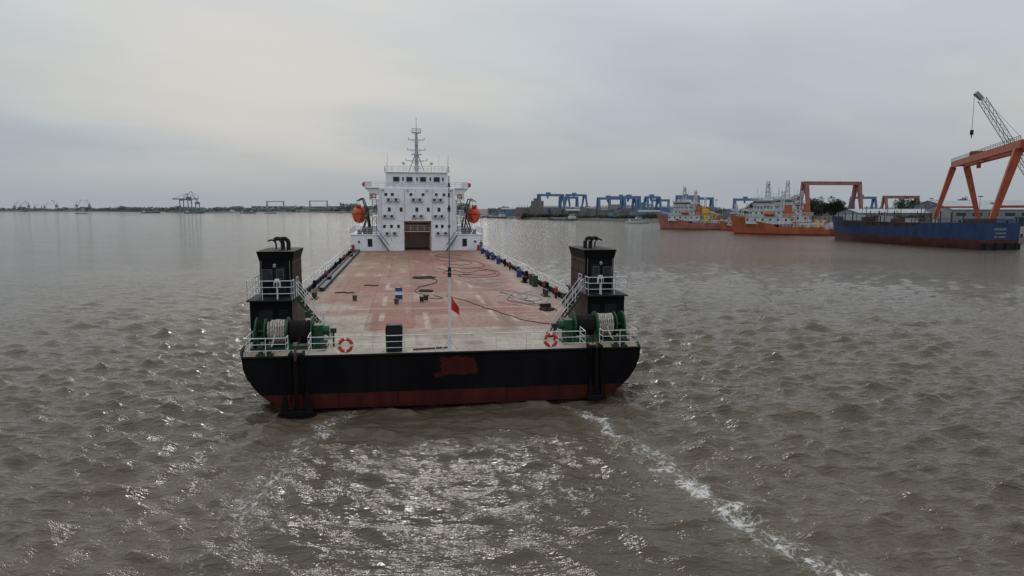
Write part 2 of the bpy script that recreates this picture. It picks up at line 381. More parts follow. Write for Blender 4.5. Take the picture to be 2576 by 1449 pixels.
gx=np.linspace(-10.42,10.42,190); gy=np.concatenate([np.arange(0.02,40,.13),np.arange(40,92,.3)])
GX,GY=np.meshgrid(gx,gy); lim=np.where(GY<3,10+.5*(GY/3)**.8,10.5)-.06
PX=GX/10.42*lim
red_=np.array([.285,.118,.096]); cream=np.array([.45,.41,.34]); ochre=np.array([.28,.18,.115]); pale=np.array([.52,.47,.41]); rustc=np.array([.15,.075,.048])
def sm(a,b,v): t=np.clip((v-a)/(b-a),0,1); return t*t*(3-2*t)
def wob(f,s_): return np.sin(f*PX+s_)*np.cos(f*.7*GY+s_*2)+.6*np.sin(2.3*f*GY+s_*3+PX)
C=np.tile(red_,GX.shape+(1,)).astype(float)
def put(mask,col):
    global C
    C=C*(1-mask[...,None])+col*mask[...,None]
cell=(np.floor((PX+10.5)/2.95)*7+np.floor(GY/6.2)*13).astype(int)
tone=rs.rand(400)[cell%400]; C*=(.82+.34*tone)[...,None]
t2_=rs.rand(400)[(cell*3+5)%400]; put((t2_>.78)*.45,np.array([.38,.29,.235])); put((t2_<.15)*.35,ochre)
put(np.clip(.30*sm(30,70,GY)+.10*wob(.5,1),0,1)*.6,np.array([.35,.195,.165]))
put(sm(40,46,GY+.8*wob(.8,2))*sm(-.9,-1.1,PX)*.8,ochre)
put(sm(20,30,GY)*sm(-5,-7.5,PX+.4*wob(.7,1))*.6,ochre)
put(sm(7.2,6.3,GY+.25*wob(1.1,.5)),cream)
put(sm(13.5,12.2,GY+.3*wob(.9,2))*sm(-4.2,-4.6,PX)*.9,cream)
put(np.exp(-(((PX+7.7)/1.3)**2+((GY-16.5)/2.4)**2)**2)*.85,cream*.95)
put(np.exp(-(((PX+3.2)/1.0)**2+((GY-24.5)/1.8)**2)**2)*.35,ochre)
put(np.exp(-(((PX-7.6)/1.2)**2+((GY-19)/6)**2)**2)*.7,cream)
put(np.exp(-(((PX-2.0)/2.2)**2+((GY-12)/1.6)**2)**2)*.30,cream)
put(sm(7.8,8.6,np.abs(PX)+.1*wob(1.3,4))*.6,np.array([.36,.30,.25]))
put(sm(2.2,.3,GY)*np.clip(.2+.4*wob(2.1,5),0,.4),np.array([.28,.26,.21]))
def band(x0,x1,y0,y1,col,s=.85,brk=1.0):
    mk=((PX>x0)&(PX<x1)&(GY>y0)&(GY<y1)).astype(float)*s*np.clip(.85+.35*brk*wob(3.1,x0+y0),0,1); put(mk,col)
for (y0,y1) in ((10,13.2),(17,22),(27,31.5)): band(-3.85,-3.55,y0,y1,pale)
for y0 in (36,42,49,57,66): band(-3.85,-3.55,y0,y0+4,rustc,.7)
for (y0,y1) in ((9.4,14),(17,22),(27,31)): band(3.5,3.85,y0,y1,pale)
band(-.95,-.7,7,13.3,pale,.8); band(-9,6.5,15.2,15.6,pale,.6); band(-2,9.5,6.7,7.05,pale,.8); band(-4.5,9,23.6,23.9,pale,.35)
for (x0,x1,y0,y1) in ((4.8,7.4,9.0,9.25),(4.8,7.4,12.8,13.1),(4.8,5.05,9,13),(7.15,7.4,9,13),(5.7,6.5,10.2,10.45),(5.7,6.5,11.6,11.85),(5.7,5.9,10.2,11.8)): band(x0,x1,y0,y1,pale,.9,.4)
band(2.5,9,23.9,38,pale,.22,1.5)
for y0 in np.arange(6,90,6.2): band(-10.5,10.5,y0,y0+.14,np.array([.11,.062,.05]),.8)
for x0 in (-7.55,-4.6,-1.65,1.3,4.25,7.2): band(x0,x0+.11,8,90,np.array([.11,.062,.05]),.6)
band(-4.6,-4.1,7,9.6,rustc,.6); band(-4.2,-3.9,6.6,14,rustc,.5); band(-9.5,-2,34.5,34.8,rustc,.6)
for i in range(130):
    cx_,cy_=rs.uniform(-9.5,9.5),rs.uniform(1,80); a_,b_=rs.uniform(.1,.6),rs.uniform(.3,2.2)
    put(np.exp(-((PX-cx_)/a_)**2-((GY-cy_)/b_)**2)*rs.uniform(.3,.75),rustc if rs.rand()<.6 else pale)
nx2,ny2=len(gx),len(gy)
v=np.stack([PX.ravel(),GY.ravel(),np.full(PX.size,DK+.03)],1)
ii=np.arange(nx2*ny2).reshape(ny2,nx2)
qd=np.stack([ii[:-1,:-1].ravel(),ii[:-1,1:].ravel(),ii[1:,1:].ravel(),ii[1:,:-1].ravel()],1)
me=np_mesh('deck',v,qd)
ca=me.color_attributes.new('deckcol','FLOAT_COLOR','POINT'); ca.data.foreach_set('color',np.concatenate([C.reshape(-1,3),np.ones((C.size//3,1))],1).ravel().astype(np.float32))
me.materials.append(M_deck); dko=bpy.data.objects.new('deck',me); COL.objects.link(dko); dko.parent=ship; dko["label"]="worn red deck with cream patches and faded markings"
D=DK+.03

for sgn in (-1,1):
    mb=MB(); x=sgn*10.3
    mb.box(min(x,x-sgn*.12),max(x,x-sgn*.12),9.5,77.5,D,D+.42)
    for k in range(34): mb.box(x-sgn*.12-.14 if sgn>0 else x+.12,x-sgn*.12 if sgn>0 else x+.26,10+k*2,10.06+k*2,D,D+.36)
    mb.build('side_coaming',M_dblue if sgn<0 else M_dark,ship)
    mb=MB(); mb.rail([(sgn*10.36,9,D),(sgn*10.36,77.6,D)],1.08,3,1.8,.022); mb.build('side_railing',M_rail,ship)
mb=MB(); mb.box(-9.35,-8.95,26,76.5,D,D+.34); mb.cyl((-9.55,24,D+.32),(-9.55,76,D+.32),.09,None,8)
for k in range(18): mb.box(-9.65,-9.45,25+k*2.9,25.1+k*2.9,D,D+.3)
mb.build('deck_pipe',M_dblue,ship)
def vent(x,y,mt,h=.75):
    mb=MB(); mb.cyl((x,y,D),(x,y,D+h*.6),.11,None,8,1); mb.cyl((x,y,D+h*.55),(x,y,D+h),.16,.16,10,0); mb.cyl((x,y,D+h),(x,y,D+h+.06),.16,.08,10,0)
    mb.build('vent_pipe',[mt,M_dark],ship)
for (y,mt) in ((16,M_black),(19.5,M_red),(23,M_black),(24,M_red),(31,M_red),(33,M_black),(38,M_black),(44,M_red),(48,M_black),(54,M_red),(60,M_black),(66,M_red)): vent(9.75,y,mt,.85)
for (y,mt) in ((18,M_red),(19,M_black),(27,M_black),(36,M_red),(46,M_black),(52,M_black),(58,M_red),(66,M_black),(70,M_red)): vent(-9.85,y,mt,.8)
for k,(x,y) in enumerate(((9.55,27.5),(9.55,29),(-9.6,14),(9.5,15))):
    mb=MB(); mb.box(x-.22,x+.22,y-.3,y+.3,D,D+.95); mb.box(x-.24,x+.24,y-.32,y+.32,D+.95,D+1.0); mb.build('electric_cabinet',M_dgreen,ship,bevel=.015)

RR=.018
mb=MB(); mb.rail([(-9.9,3.2,D),(-9.85,.12,D),(-7.95,.12,D),(-7.95,.75,D)],.92,3,.95,RR); mb.build('stern_railing',M_rail,ship)
mb=MB(); mb.rail([(9.9,3.2,D),(9.85,.12,D),(8.0,.12,D),(8.0,.75,D)],.92,3,.95,RR); mb.build('stern_railing',M_rail,ship)
mb=MB(); mb.rail([(-6.95,1.6,D),(-6.9,.12,D),(7.05,.12,D),(7.1,1.4,D)],.92,3,1.55,RR); mb.build('stern_railing',M_rail,ship)

def casing(sg):
    def X2(a,b_): return (min(sg*a,sg*b_),max(sg*a,sg*b_))
    zt=5.2; tt=7.7
    mb=MB(); x0,x1=X2(10.38,8.2)
    mb.box(x0,x1,4,8.8,D,zt-.08,0)
    mb.box(*X2(8.2,8.194),4.02,8.78,D+.02,zt-.1,1)
    mb.box(*X2(10.46,8.05),3.55,8.9,zt-.08,zt,2)
    root=mb.build('engine_casing',[M_black,M_brown,M_dark],ship,bevel=.02)
    mb=MB(); x0,x1=X2(10.0,8.28)
    mb.box(x0,x1,5.02,8.5,zt,tt-.55,0)
    mb.box(*X2(8.28,8.27),5.04,8.48,zt+.02,tt-.57,1)
    a,c_=X2(10.0,8.28); A,B_=X2(10.12,8.12)
    mb.add([(a,5.0,tt-.55),(c_,5.0,tt-.55),(c_,8.5,tt-.55),(a,8.5,tt-.55),(A,4.86,tt),(B_,4.86,tt),(B_,8.6,tt),(A,8.6,tt)],
           [(0,1,5,4),(1,2,6,5),(2,3,7,6),(3,0,4,7),(0,3,2,1),(4,5,6,7)],0)
    for k in range(5): mb.box(*X2(8.266,8.25),5.3+k*.62,5.36+k*.62,zt+.05,tt-.65,1)
    for k in range(3): mb.box(*X2(8.262,8.255),5.06,8.46,zt+.5+k*.6,zt+.54+k*.6,0)
    mb.build('upper_casing',[M_black,M_brown],root,bevel=.015)
    for (px_,py_,h,r) in ((9.0,6.6,.62,.12),(8.68,6.6,.62,.12),(9.5,7.4,.40,.05)):
        mb=MB(); pts=[(sg*px_,py_,tt-.1),(sg*px_,py_,tt+h*.55)]
        for q in range(9):
            t=q/8*math.pi*.75; pts.append((sg*(px_+.26*(1-math.cos(t))),py_,tt+h*.55+.28*math.sin(t)))
        mb.tube(pts,r,10); mb.build('exhaust_pipe',M_dark,root,smooth=True)
    mb=MB(); mb.box(*X2(9.25,8.6),4.985,5.015,zt+.08,zt+1.65,0); mb.build('door',M_dark,root,bevel=.01)
    for (a_,b_,z0,z1) in ((9.85,9.35,zt+.85,zt+1.5),(9.1,8.75,zt+1.0,zt+1.5)):
        mb=MB(); mb.box(*X2(a_,b_),4.965,4.98,z0,z1,0)
        for (c0,c1,d0,d1) in ((a_+.015,b_-.015,z1,z1+.015),(a_+.015,b_-.015,z0-.015,z0),(a_+.015,a_,z0,z1),(b_,b_-.015,z0,z1)): mb.box(*X2(c0,c1),4.95,4.984,d0,d1,1)
        mb.build('window',[M_glass,M_pole],root)
    for px_ in (9.9,8.4):
        mb=MB(); mb.cyl((sg*px_,4.93,zt),(sg*px_,4.93,tt-.5),.018,None,6); mb.build('conduit',M_pole,root)
    mb=MB(); mb.cyl((sg*9.2,4.95,zt+1.75),(sg*9.2,4.85,zt+1.7),.09,None,10); mb.build('deck_lamp',M_grey,root)
    mb=MB(); mb.box(*X2(9.9,9.2),3.96,3.998,D+.25,D+1.75); mb.build('door',M_dark,root,bevel=.01)
    mb=MB(); 
    for k in range(7): mb.box(*X2(8.9,8.4),3.95,3.99,D+1.0+k*.11,D+1.06+k*.11)
    mb.build('louvre',M_dark,root)
    mb=MB(); mb.rail([(sg*8.12,4.35,zt),(sg*8.12,3.62,zt),(sg*10.4,3.62,zt),(sg*10.4,8.8,zt)],1.02,3,.78,.018)
    mb.rail([(sg*8.12,5.2,zt),(sg*8.12,5.9,zt)],1.02,3,.8,.018)
    mb.build('railing',M_rail,root)
    mb=MB(); mb.cbox((sg*8.95,4.1,zt+.78),(.32,.25,.32),0); mb.cbox((sg*8.95,3.965,zt+.78),(.24,.02,.24),1); mb.cyl((sg*8.95,4.1,zt),(sg*8.95,4.1,zt+.65),.04,None,8,0); mb.cbox((sg*8.95,4.1,zt+1.02),(.2,.2,.12),0)
    mb.build('floodlight',[M_rail,M_glass],root)
    mb=MB(); top=Vector((sg*8.02,0,zt-.02)); bot=Vector((sg*6.25,0,D))
    for yy in (4.42,5.12):
        p=top+Vector((0,yy,0)); q=bot+Vector((0,yy,0)); dv=Vector((0,0,.11)); ys_=Vector((0,.025,0))
        mb.add([p+dv-ys_,q+dv-ys_,q-dv*.2-ys_,p-dv-ys_,p+dv+ys_,q+dv+ys_,q-dv*.2+ys_,p-dv+ys_],[(0,1,2,3),(4,7,6,5),(0,4,5,1),(3,2,6,7),(0,3,7,4),(1,5,6,2)])
    for k in range(1,10):
        p=top.lerp(bot,k/10); mb.cbox((p.x,4.77,p.z),(.2,.66,.035))
    mb.build('staircase',M_dgreen,root)
    for yy in (4.42,5.12):
        mb=MB()
        for hh_ in (.45,.9): mb.cyl((top.x,yy,top.z+hh_),(bot.x,yy,bot.z+hh_),.019,None,6)
        for k in range(5):
            p=top.lerp(bot,k/4); mb.cyl((p.x,yy,p.z),(p.x,yy,p.z+.9),.020,None,6)
        mb.build('stair_handrail',M_rail,root)
casing(-1); casing(1)

def winch(sg):
    yc,zc=2.35,D+.85; fx=lambda a:sg*a
    mb=MB()
    for a in (9.72,8.18,6.98): mb.cyl((fx(a),yc,zc),(fx(a-.07),yc,zc),.76,None,28)
    mb.cyl((fx(9.28),yc,zc),(fx(9.22),yc,zc),.70,None,28)
    mb.cyl((fx(9.9),yc,zc),(fx(6.3),yc,zc),.1,None,10)
    for a in (9.86,8.12,6.86):
        mb.prism([(yc-.6,D),(yc+.6,D),(yc+.2,zc+.22),(yc-.2,zc+.22)],min(fx(a),fx(a-.09)),max(fx(a),fx(a-.09)),'x')
    mb.box(min(fx(10),fx(6.2)),max(fx(10),fx(6.2)),yc-.65,yc+.65,D,D+.1)
    mb.box(min(fx(6.85),fx(6.4)),max(fx(6.85),fx(6.4)),yc-.4,yc+.4,D+.1,zc+.35)
    mb.cyl((fx(6.6),yc-.1,zc+.05),(fx(6.1),yc-.1,zc+.05),.24,None,14)
    mb.cyl((fx(9.55),yc-.75,D+.6),(fx(9.55),yc-.75,D+.7),.22,None,14)
    mb.cyl((fx(9.55),yc-.75,D),(fx(9.55),yc-.75,D+.6),.06,None,8)
    for a in (9.72,8.18,6.98):
        for q in range(6): t=q*math.pi/3; mb.strut((fx(a+.02),yc,zc),(fx(a+.02),yc+.68*math.cos(t),zc+.68*math.sin(t)),.05)
    wn=mb.build('mooring_winch',M_green,ship,smooth=True)
    def coil(a,b_,r0,cr,layers,nm,mt):
        mb=MB()
        for L in range(layers):
            x=a-(cr if L%2 else 0)
            while x>b_+cr:
                rr=r0+L*cr*1.5+(.03*rnd() if L==layers-1 else 0); cc=cr*(.78+.2*rnd())
                if not (L==layers-1 and rnd()<.1):
                    pts=[(fx(x-cr*2*q/20+.01*math.sin(q*1.3)),yc+rr*math.cos(q/20*2*math.pi),zc+rr*math.sin(q/20*2*math.pi)) for q in range(21)]
                    mb.tube(pts,cc,6)
                x-=cr*2
        mb.cyl((fx(a),yc,zc),(fx(b_),yc,zc),r0-cr*.3,None,16,1)
        mb.build(nm,[mt,M_ropec],wn,smooth=True)
    coil(9.16,8.26,.48,.06,2,'rope_coil',M_ropew); coil(8.08,7.08,.50,.035,2,'wire_coil',M_roped)
    mb=MB(); mb.cyl((fx(5.9),yc,D),(fx(5.9),yc,D+.75),.05,None,8); mb.cbox((fx(5.9),yc,D+.85),(.3,.25,.25)); mb.build('control_stand',M_dgreen,wn,smooth=True)
    mb=MB(); mb.cyl((fx(6.3),yc-.9,D+.02),(fx(6.3),yc-.9,D+.4),.16,.12,12); mb.cyl((fx(6.3),yc-.9,D+.4),(fx(6.3),yc-.9,D+.48),.2,None,12)
    mb.build('fairlead_roller',M_dgreen,ship,smooth=True)
    mb=MB(); 
    for dx in (-.2,.2): mb.cyl((fx(9.0)+dx,.45,D),(fx(9.0)+dx,.45,D+.45),.11,None,12)
    mb.cbox((fx(9.0),.45,D+.05),(.8,.4,.08)); mb.build('double_bollard',M_dgreen,ship,smooth=True)
    mb=MB(); mb.tube([(fx(8.7),yc-.5,zc+.1),(fx(8.8),1.3,D+.35),(fx(8.85),.7,D+.25),(fx(8.95),.28,D+.2)],.04,6); mb.build('mooring_line',M_ropew,wn,smooth=True)
    mb=MB(); mb.tube([(fx(7.5),yc-.45,zc-.2),(fx(7.5),1.0,D+.4),(fx(7.5),.2,D+.25)],.03,6); mb.build('anchor_wire',M_roped,wn,smooth=True)
winch(-1); winch(1)
for xx in (-7.45,7.55):
    mb=MB()
    for d in (-.3,.3): mb.box(xx+d-.05,xx+d+.05,-.3,.45,D-.2,D+.22)
    mb.cyl((xx-.28,-.15,D+.08),(xx+.28,-.15,D+.08),.11,None,12); mb.box(xx-.34,xx+.34,.1,.45,D,D+.12)
    for d in (-.33,.27): mb.box(xx+d,xx+d+.06,-.12,-.012,.7,D-.2)
    mb.build('anchor_roller',M_black,ship,bevel=.01)
    an=empty('stern_anchor','black stockless anchor housed against the black transom','anchor',group='stern anchors')
    mb=MB(); mb.strut((0,0,2.5),(0,0,.3),.13,.20); mb.cyl((0,0,2.5),(0,0,2.65),.07,None,8); mb.build('shank',M_black,an,bevel=.01)
    mb=MB(); pts=[(-.95,.0),(-.8,.14),(-.3,.22),(.3,.22),(.8,.14),(.95,.0),(.4,-.10),(-.4,-.10)]
    if xx>0: pts=[(a*.58,b_) for a,b_ in pts]
    mb.prism(pts,-.20,.16,'y'); mb.build('crown',M_black,an,bevel=.03)
    k_=.58 if xx>0 else .95
    for d in (-1,1):
        mb=MB(); mb.add([(d*.40*k_,-.12,.14),(d*.80*k_,-.12,.14),(d*.80*k_,.1,.14),(d*.40*k_,.1,.14),(d*.50*k_,-.08,1.2),(d*.56*k_,-.08,1.2),(d*.56*k_,.03,1.2),(d*.50*k_,.03,1.2)],[(0,1,5,4),(1,2,6,5),(2,3,7,6),(3,0,4,7),(0,3,2,1),(4,5,6,7)]); mb.build('fluke',M_black,an)
    mb=MB(); 
    for q in range(5):
        zz=2.70+q*.12
        pts=[(.07*math.cos(t)*(1 if q%2 else .3),.07*math.cos(t)*(.3 if q%2 else 1),zz+.1*math.sin(t)) for t in [k*math.pi/5 for k in range(10)]]
        mb.tube(pts,.022,5,closed=True)
    mb.build('chain',M_steelr,an)
    onship(an,xx,-.36,.10 if xx<0 else .35)

mb=MB(); fz=D
mb.cyl((.05,.5,fz),(.05,.5,fz+4.1),.085,.06,12,0); mb.cyl((.05,.5,fz),(.05,.5,fz+.25),.15,.09,12,0)
mb.cyl((.05,.5,fz+4.1),(.05,.5,11.7),.034,.024,8,1)
for zz in (6.72,6.98): mb.cyl((.05,.44,zz),(.05,.44,zz+.18),.09,None,10,2); mb.cbox((.05,.5,zz-.03),(.24,.16,.03),2)
for zz in (10.1,10.7,11.2): mb.cyl((.05,.46,zz),(.05,.46,zz+.14),.055,None,10,2); mb.cbox((.05,.5,zz-.03),(.22,.08,.03),2)
mb.cyl((.05,.5,fz+.55),(.45,.9,fz),.025,None,6,0); mb.cyl((.05,.5,fz+.55),(-.35,.9,fz),.025,None,6,0)
mb.build('flagpole',[M_rail,M_pole,M_dark],ship,smooth=True)
fe=empty('ship_flag','small red flag with yellow stars drooping from the stern flagpole','flag')
mb=MB(); N=10; vs=[];fs=[]
for i in range(N+1):
    for j in range(7):
        u_=i/N; v_=j/6
        vs.append((.02+.40*u_, .09*math.sin(u_*8+v_*2.5)*u_, .66*(1-v_)*(1-.45*u_)-.30*u_))
for i in range(N):
    for j in range(6): fs.append((i*7+j,(i+1)*7+j,(i+1)*7+j+1,i*7+j+1))
mb.add(vs,fs); mb.build('cloth',M_flag,fe,smooth=True)
for (sx_,sz_,r_) in ((.09,.44,.05),(.17,.50,.02),(.20,.45,.02),(.20,.39,.02),(.17,.33,.02)):
    mb=MB(); mb.add([(sx_+ (r_ if k%2==0 else r_*.4)*math.sin(k*math.pi/5),-.05,sz_-.05+(r_ if k%2==0 else r_*.4)*math.cos(k*math.pi/5)) for k in range(10)],[tuple(range(10))])
    mb.build('star_emblem',M_yel,fe)
onship(fe,.12,.5,5.0)

def lifebuoy(x,y,z):
    e=empty('lifebuoy','orange red lifebuoy with white bands hung on the stern railing','lifebuoy',group='lifebuoys on the stern railing')
    mb=MB(); n=40; ring=[(.30*math.cos(2*math.pi*i/n),0,.30*math.sin(2*math.pi*i/n)) for i in range(n)]
    mb.tube(ring,.085,10,closed=True)
    for k in range(len(mb.f)):
        seg=(k//10)%n; mb.m[k]=1 if (seg%10) in (0,9) else 0
    mb.build('ring',[M_orange_red,M_rail],e,smooth=True)
    mb=MB(); mb.tube([(.40*math.cos(2*math.pi*i/24),-.03-.02*math.cos(i*math.pi/3),.40*math.sin(2*math.pi*i/24)) for i in range(24)],.012,5,closed=True); mb.build('grab_line',M_rail,e)
    return onship(e,x,y,z)
lifebuoy(-5.1,-.02,D+.52); lifebuoy(5.2,-.02,D+.52)

e=empty('deck_locker','tall dark grey plastic locker with rounded lid on aft deck','locker')
mb=MB(); mb.prism([(-.40,.04),(.40,.04),(.43,1.15),(.40,1.33),(.28,1.38),(-.28,1.38),(-.40,1.33),(-.43,1.15)],-.3,.3,'y'); mb.box(-.36,.36,-.33,-.3,.1,.62); mb.box(-.36,.36,-.33,-.3,.68,1.2)
mb.build('body',M_dark,e,bevel=.03)
mb=MB(); mb.box(-.1,.1,-.36,-.33,.635,.665); mb.build('handle',M_dark,e)
onship(e,-2.75,.75,D)
mb=MB(); mb.strut((-.9,0,.05),(.9,.35,.05),.07); o=mb.build('steel_bar',M_steelr); tag(o,'rusty steel bar lying loose on the aft deck','steel bar'); onship(o,-.9,.8,D)
def crate(x,y,rz,dx,dy,dz,mt,name,label,cat):
    mb=MB(); mb.box(-dx/2,dx/2,-dy/2,dy/2,.05,dz)
    for k in (-1,0,1): mb.box(-dx/2,dx/2,k*dy*.42-.04,k*dy*.42+.04,0,.05)
    for k in range(3): mb.box(-dx/2-.01,dx/2+.01,-dy/2-.01,dy/2+.01,.05+dz*(.1+.35*k),.05+dz*(.14+.35*k))
    o=mb.build(name,mt,bevel=.01); tag(o,label,cat,'small crates on the deck'); onship(o,x,y,D,rz)
crate(-7.6,3.4,.2,.5,.4,.35,M_steelr,'crate','small rusty crate beside the stair on aft deck','crate')
crate(7.9,14.6,.5,.7,.4,.3,M_dark,'crate','dark crate near coiled rope by the side','crate')
crate(-8.4,12.2,.1,.6,.5,.4,M_dgreen,'crate','olive green crate at the foot of the casing','crate')
crate(6.0,3.6,.4,.5,.35,.3,M_dark,'crate','small dark crate beside the mooring winch','crate')

def drum(x,y,mt,label,white=True,s=1.0,name='oil_drum',group=None):
    e=empty(name,label,'drum',group=group)
    mb=MB(); r=.29*s
    zz=[0,.02,.3,.31,.33,.35,.58,.6,.62,.64,.88,.9]; rr=[.98,1,1,1.04,1.04,1,1,1.04,1.04,1,1,.98]
    n=20; vs=[(r*b_*math.cos(2*math.pi*i/n),r*b_*math.sin(2*math.pi*i/n),a*s) for a,b_ in zip(zz,rr) for i in range(n)]
    fs=[];ms=[]
    for k in range(len(zz)-1):
        for i in range(n): fs.append((k*n+i,k*n+(i+1)%n,(k+1)*n+(i+1)%n,(k+1)*n+i)); ms.append(1 if (white and 4<=k<=6) else 0)
    o0=len(mb.f); mb.add(vs,fs); mb.m[o0:]=ms; mb.add(vs[:n],[tuple(range(n-1,-1,-1))]); mb.add(vs[-n:],[tuple(range(n))])
    mb.build('barrel',[mt,M_rail],e,smooth=True)
    mb=MB(); mb.cyl((.15*s,0,.9*s),(.15*s,0,.93*s),.04,None,8); mb.build('bung_cap',M_dark,e)
    return onship(e,x,y,D)
drum(-2.65,20.7,M_blue,'blue steel oil drum with white middle band on red deck')
for (x,y) in ((9.5,36),(9.5,52),(9.55,58),(9.5,64),(9.5,70)): drum(x,y,M_blue,'plain blue drum standing beside the side railing',False,.9,group='blue drums beside the side railing')
def bucket(x,y,mt,label):
    e=empty('paint_bucket',label,'bucket',group='small cans on the deck')
    mb=MB(); mb.cyl((0,0,0),(0,0,.38),.15,.19,14); mb.cyl((0,0,.38),(0,0,.40),.2,.2,14); mb.build('body',mt,e)
    mb=MB(); mb.tube([(.2*math.cos(t),0,.38+.2*math.sin(t)*.6) for t in [k*math.pi/8 for k in range(9)]],.01,5); mb.build('handle',M_dark,e)
    onship(e,x,y,D)
bucket(-2.8,17.6,M_steelr,'rusty brown bucket standing on the red deck')
bucket(-6.0,20.0,M_steelr,'rusty brown bucket standing on the red deck')
bucket(-.9,18.8,M_brown,'brown bucket beside a coil of black hose'); bucket(-.55,19.6,M_brown,'brown bucket beside a coil of black hose')

def smooth_path(pts,n=8):
    P=[Vector((*p,0)) if len(p)==2 else Vector(p) for p in pts]; out_=[]
    for i in range(len(P)-1):
        p0=P[max(i-1,0)];p1=P[i];p2=P[i+1];p3=P[min(i+2,len(P)-1)]
        for k in range(n):
            t=k/n; out_.append(.5*((2*p1)+(-p0+p2)*t+(2*p0-5*p1+4*p2-p3)*t*t+(-p0+3*p1-3*p2+p3)*t**3))
    out_.append(P[-1]); return out_
def hose(pts,r,mt,name,label,cat):
    mb=MB(); pp=smooth_path(pts); c0=pp[0].copy()
    mb.tube([(p.x-c0.x+.06*math.sin(i*.9),p.y-c0.y+.08*math.sin(i*.7),r+p.z) for i,p in enumerate(pp)],r,6)
    o=mb.build(name,mt,smooth=True); tag(o,label,cat,'hoses and ropes on the deck'); onship(o,c0.x,c0.y,D); return o
def scribble(cx_,cy_,rx,ry,n,seed):
    r_=random.Random(seed); P=[]
    for i in range(n):
        t=i*1.05+.5*r_.random(); k_=.3+.7*r_.random(); P.append((cx_+rx*k_*math.cos(t),cy_+ry*k_*math.sin(t),.04*r_.random()))
    return P
hose(scribble(-.2,36,1.3,1.1,30,1)+[(.9,33.5),(.6,31),(-.9,28)],.036,M_hose,'black_hose','tangled black hose heaped on the red deck','hose')
hose(scribble(-.4,25,.65,.8,24,2),.035,M_hose,'black_hose','small heap of black hose on the red deck','hose')
hose([(-.9,28),(-1.3,24.5),(-.3,22.3),(-.8,21),(.2,20.2),(.8,20.6),(.2,22)],.026,M_hose,'black_hose','thin black hose looped loosely over the deck','hose')
hose([(1.2,21.5),(2.4,19),(3.2,16),(4.2,13),(5.2,9.8),(6.2,8.1),(7.6,7.6)],.024,M_hose,'black_hose','thin black line stretched across the aft deck','hose')
hose([(2.0,60),(3.4,56),(5.4,57),(6.3,53.5),(4.9,50.5),(2.8,52),(3.3,47.5),(5.6,46),(7.4,49),(7.1,55),(4.6,61),(2.2,66),(4.1,70),(6,66)],.028,M_hosel,'black_hose','long thin dusty hose snaking over the forward deck','hose')
hose([(3.2,44),(4.6,41),(7.1,44),(7.6,40.3),(6.0,37.8),(4.1,39.2),(3.5,37),(5.5,35.8),(7.3,37.2),(8.0,42),(5.8,47)],.025,M_hosel,'black_hose','dusty hose looped across the forward deck','hose')
hose([(1.6,46),(2.6,43),(1.9,41),(2.8,39),(4.8,38.5)],.026,M_hosel,'black_hose','thin dark cable wandering over the deck','hose')
hose([(8.6,24),(7.4,22.5),(6.7,20),(7.6,18),(8.6,19.5),(8,22),(6.9,23),(6.2,20.8),(6.6,17.5),(8.2,16.5),(8.8,18.5),(8.4,15)],.035,M_ropew,'mooring_rope','pale rope lying in loose loops by the railing','rope')
hose([(5.8,23.5),(6.5,21),(5.7,19),(6.8,16.4),(7.9,15.5),(7.1,18.6),(7.8,21)],.024,M_hosel,'mooring_rope','dark rope lying in loose loops by the railing','rope')
hose([(5.0,26),(6.8,24.5),(8.3,21.5),(7.2,19.6),(5.4,21.4),(4.9,18),(6.4,15.5)],.026,M_ropew,'mooring_rope','pale rope lying in loose loops by the railing','rope')
hose([(3.5,32),(5.2,30),(7.2,31.5),(6.1,28.5),(4.4,29.4),(5.0,33),(7.4,34)],.028,M_ropew,'mooring_rope','thin pale line loosely dropped on the deck','rope')
hose([(-7.9,24.6),(-7.2,24.9),(-6.9,24.4),(-6.4,24.6)],.05,M_hose,'black_hose','short piece of dark hose on the deck','hose')
hose([(-5.8,29.6),(-5.3,30),(-5.1,29.5),(-4.6,29.7)],.05,M_hose,'black_hose','short piece of dark hose on the deck','hose')
hose([(7.3,13.6),(7.9,13.9),(8.3,13.2),(7.7,12.9),(7.3,13.4)],.08,M_hose,'black_hose','small coil of thick black hose near the stair','hose')
for (x,y) in ((-9.2,21.5),(9.2,21),(-9.2,33),(9.2,31),(-9.2,62),(9.2,60)):
    mb=MB(); mb.box(x-.28,x+.28,y-.7,y+.7,D,D+.08)
    for d in (-.38,.38): mb.cyl((x,y+d,D),(x,y+d,D+.5),.15,None,12); mb.cyl((x,y+d,D+.5),(x,y+d,D+.56),.19,None,12)
    mb.build('double_bollard',M_black if y>25 else M_dgreen,ship,smooth=True)

# ------------------------------------------------------------ accommodation
A0=78.0
zA,zB,zC,zW,zT=5.36,8.2,10.9,12.75,15.2
HW=5.95; TW=2.18; TT=7.6
mb=MB()
mb.box(-10.5,-HW,A0,91,D,zA,0); mb.box(HW,10.5,A0,91,D,zA,0)
mb.box(-HW,-TW,A0-.35,90,D,TT,0); mb.box(TW,HW,A0-.35,90,D,TT,0)
mb.box(-HW,HW,A0-.35,90,TT,zW,0)
mb.box(-TW-.12,-TW,A0-.42,A0-.352,D,TT+.12,0); mb.box(TW,TW+.12,A0-.42,A0-.352,D,TT+.12,0); mb.box(-TW,TW,A0-.42,A0-.352,TT,TT+.12,0)
mb.box(-10.6,-HW,A0-.12,91.1,zA,zA+.14,0); mb.box(HW,10.6,A0-.12,91.1,zA,zA+.14,0)
for zz in (7.75,10.3): mb.box(-HW,HW,A0-.39,A0-.353,zz,zz+.06,0)
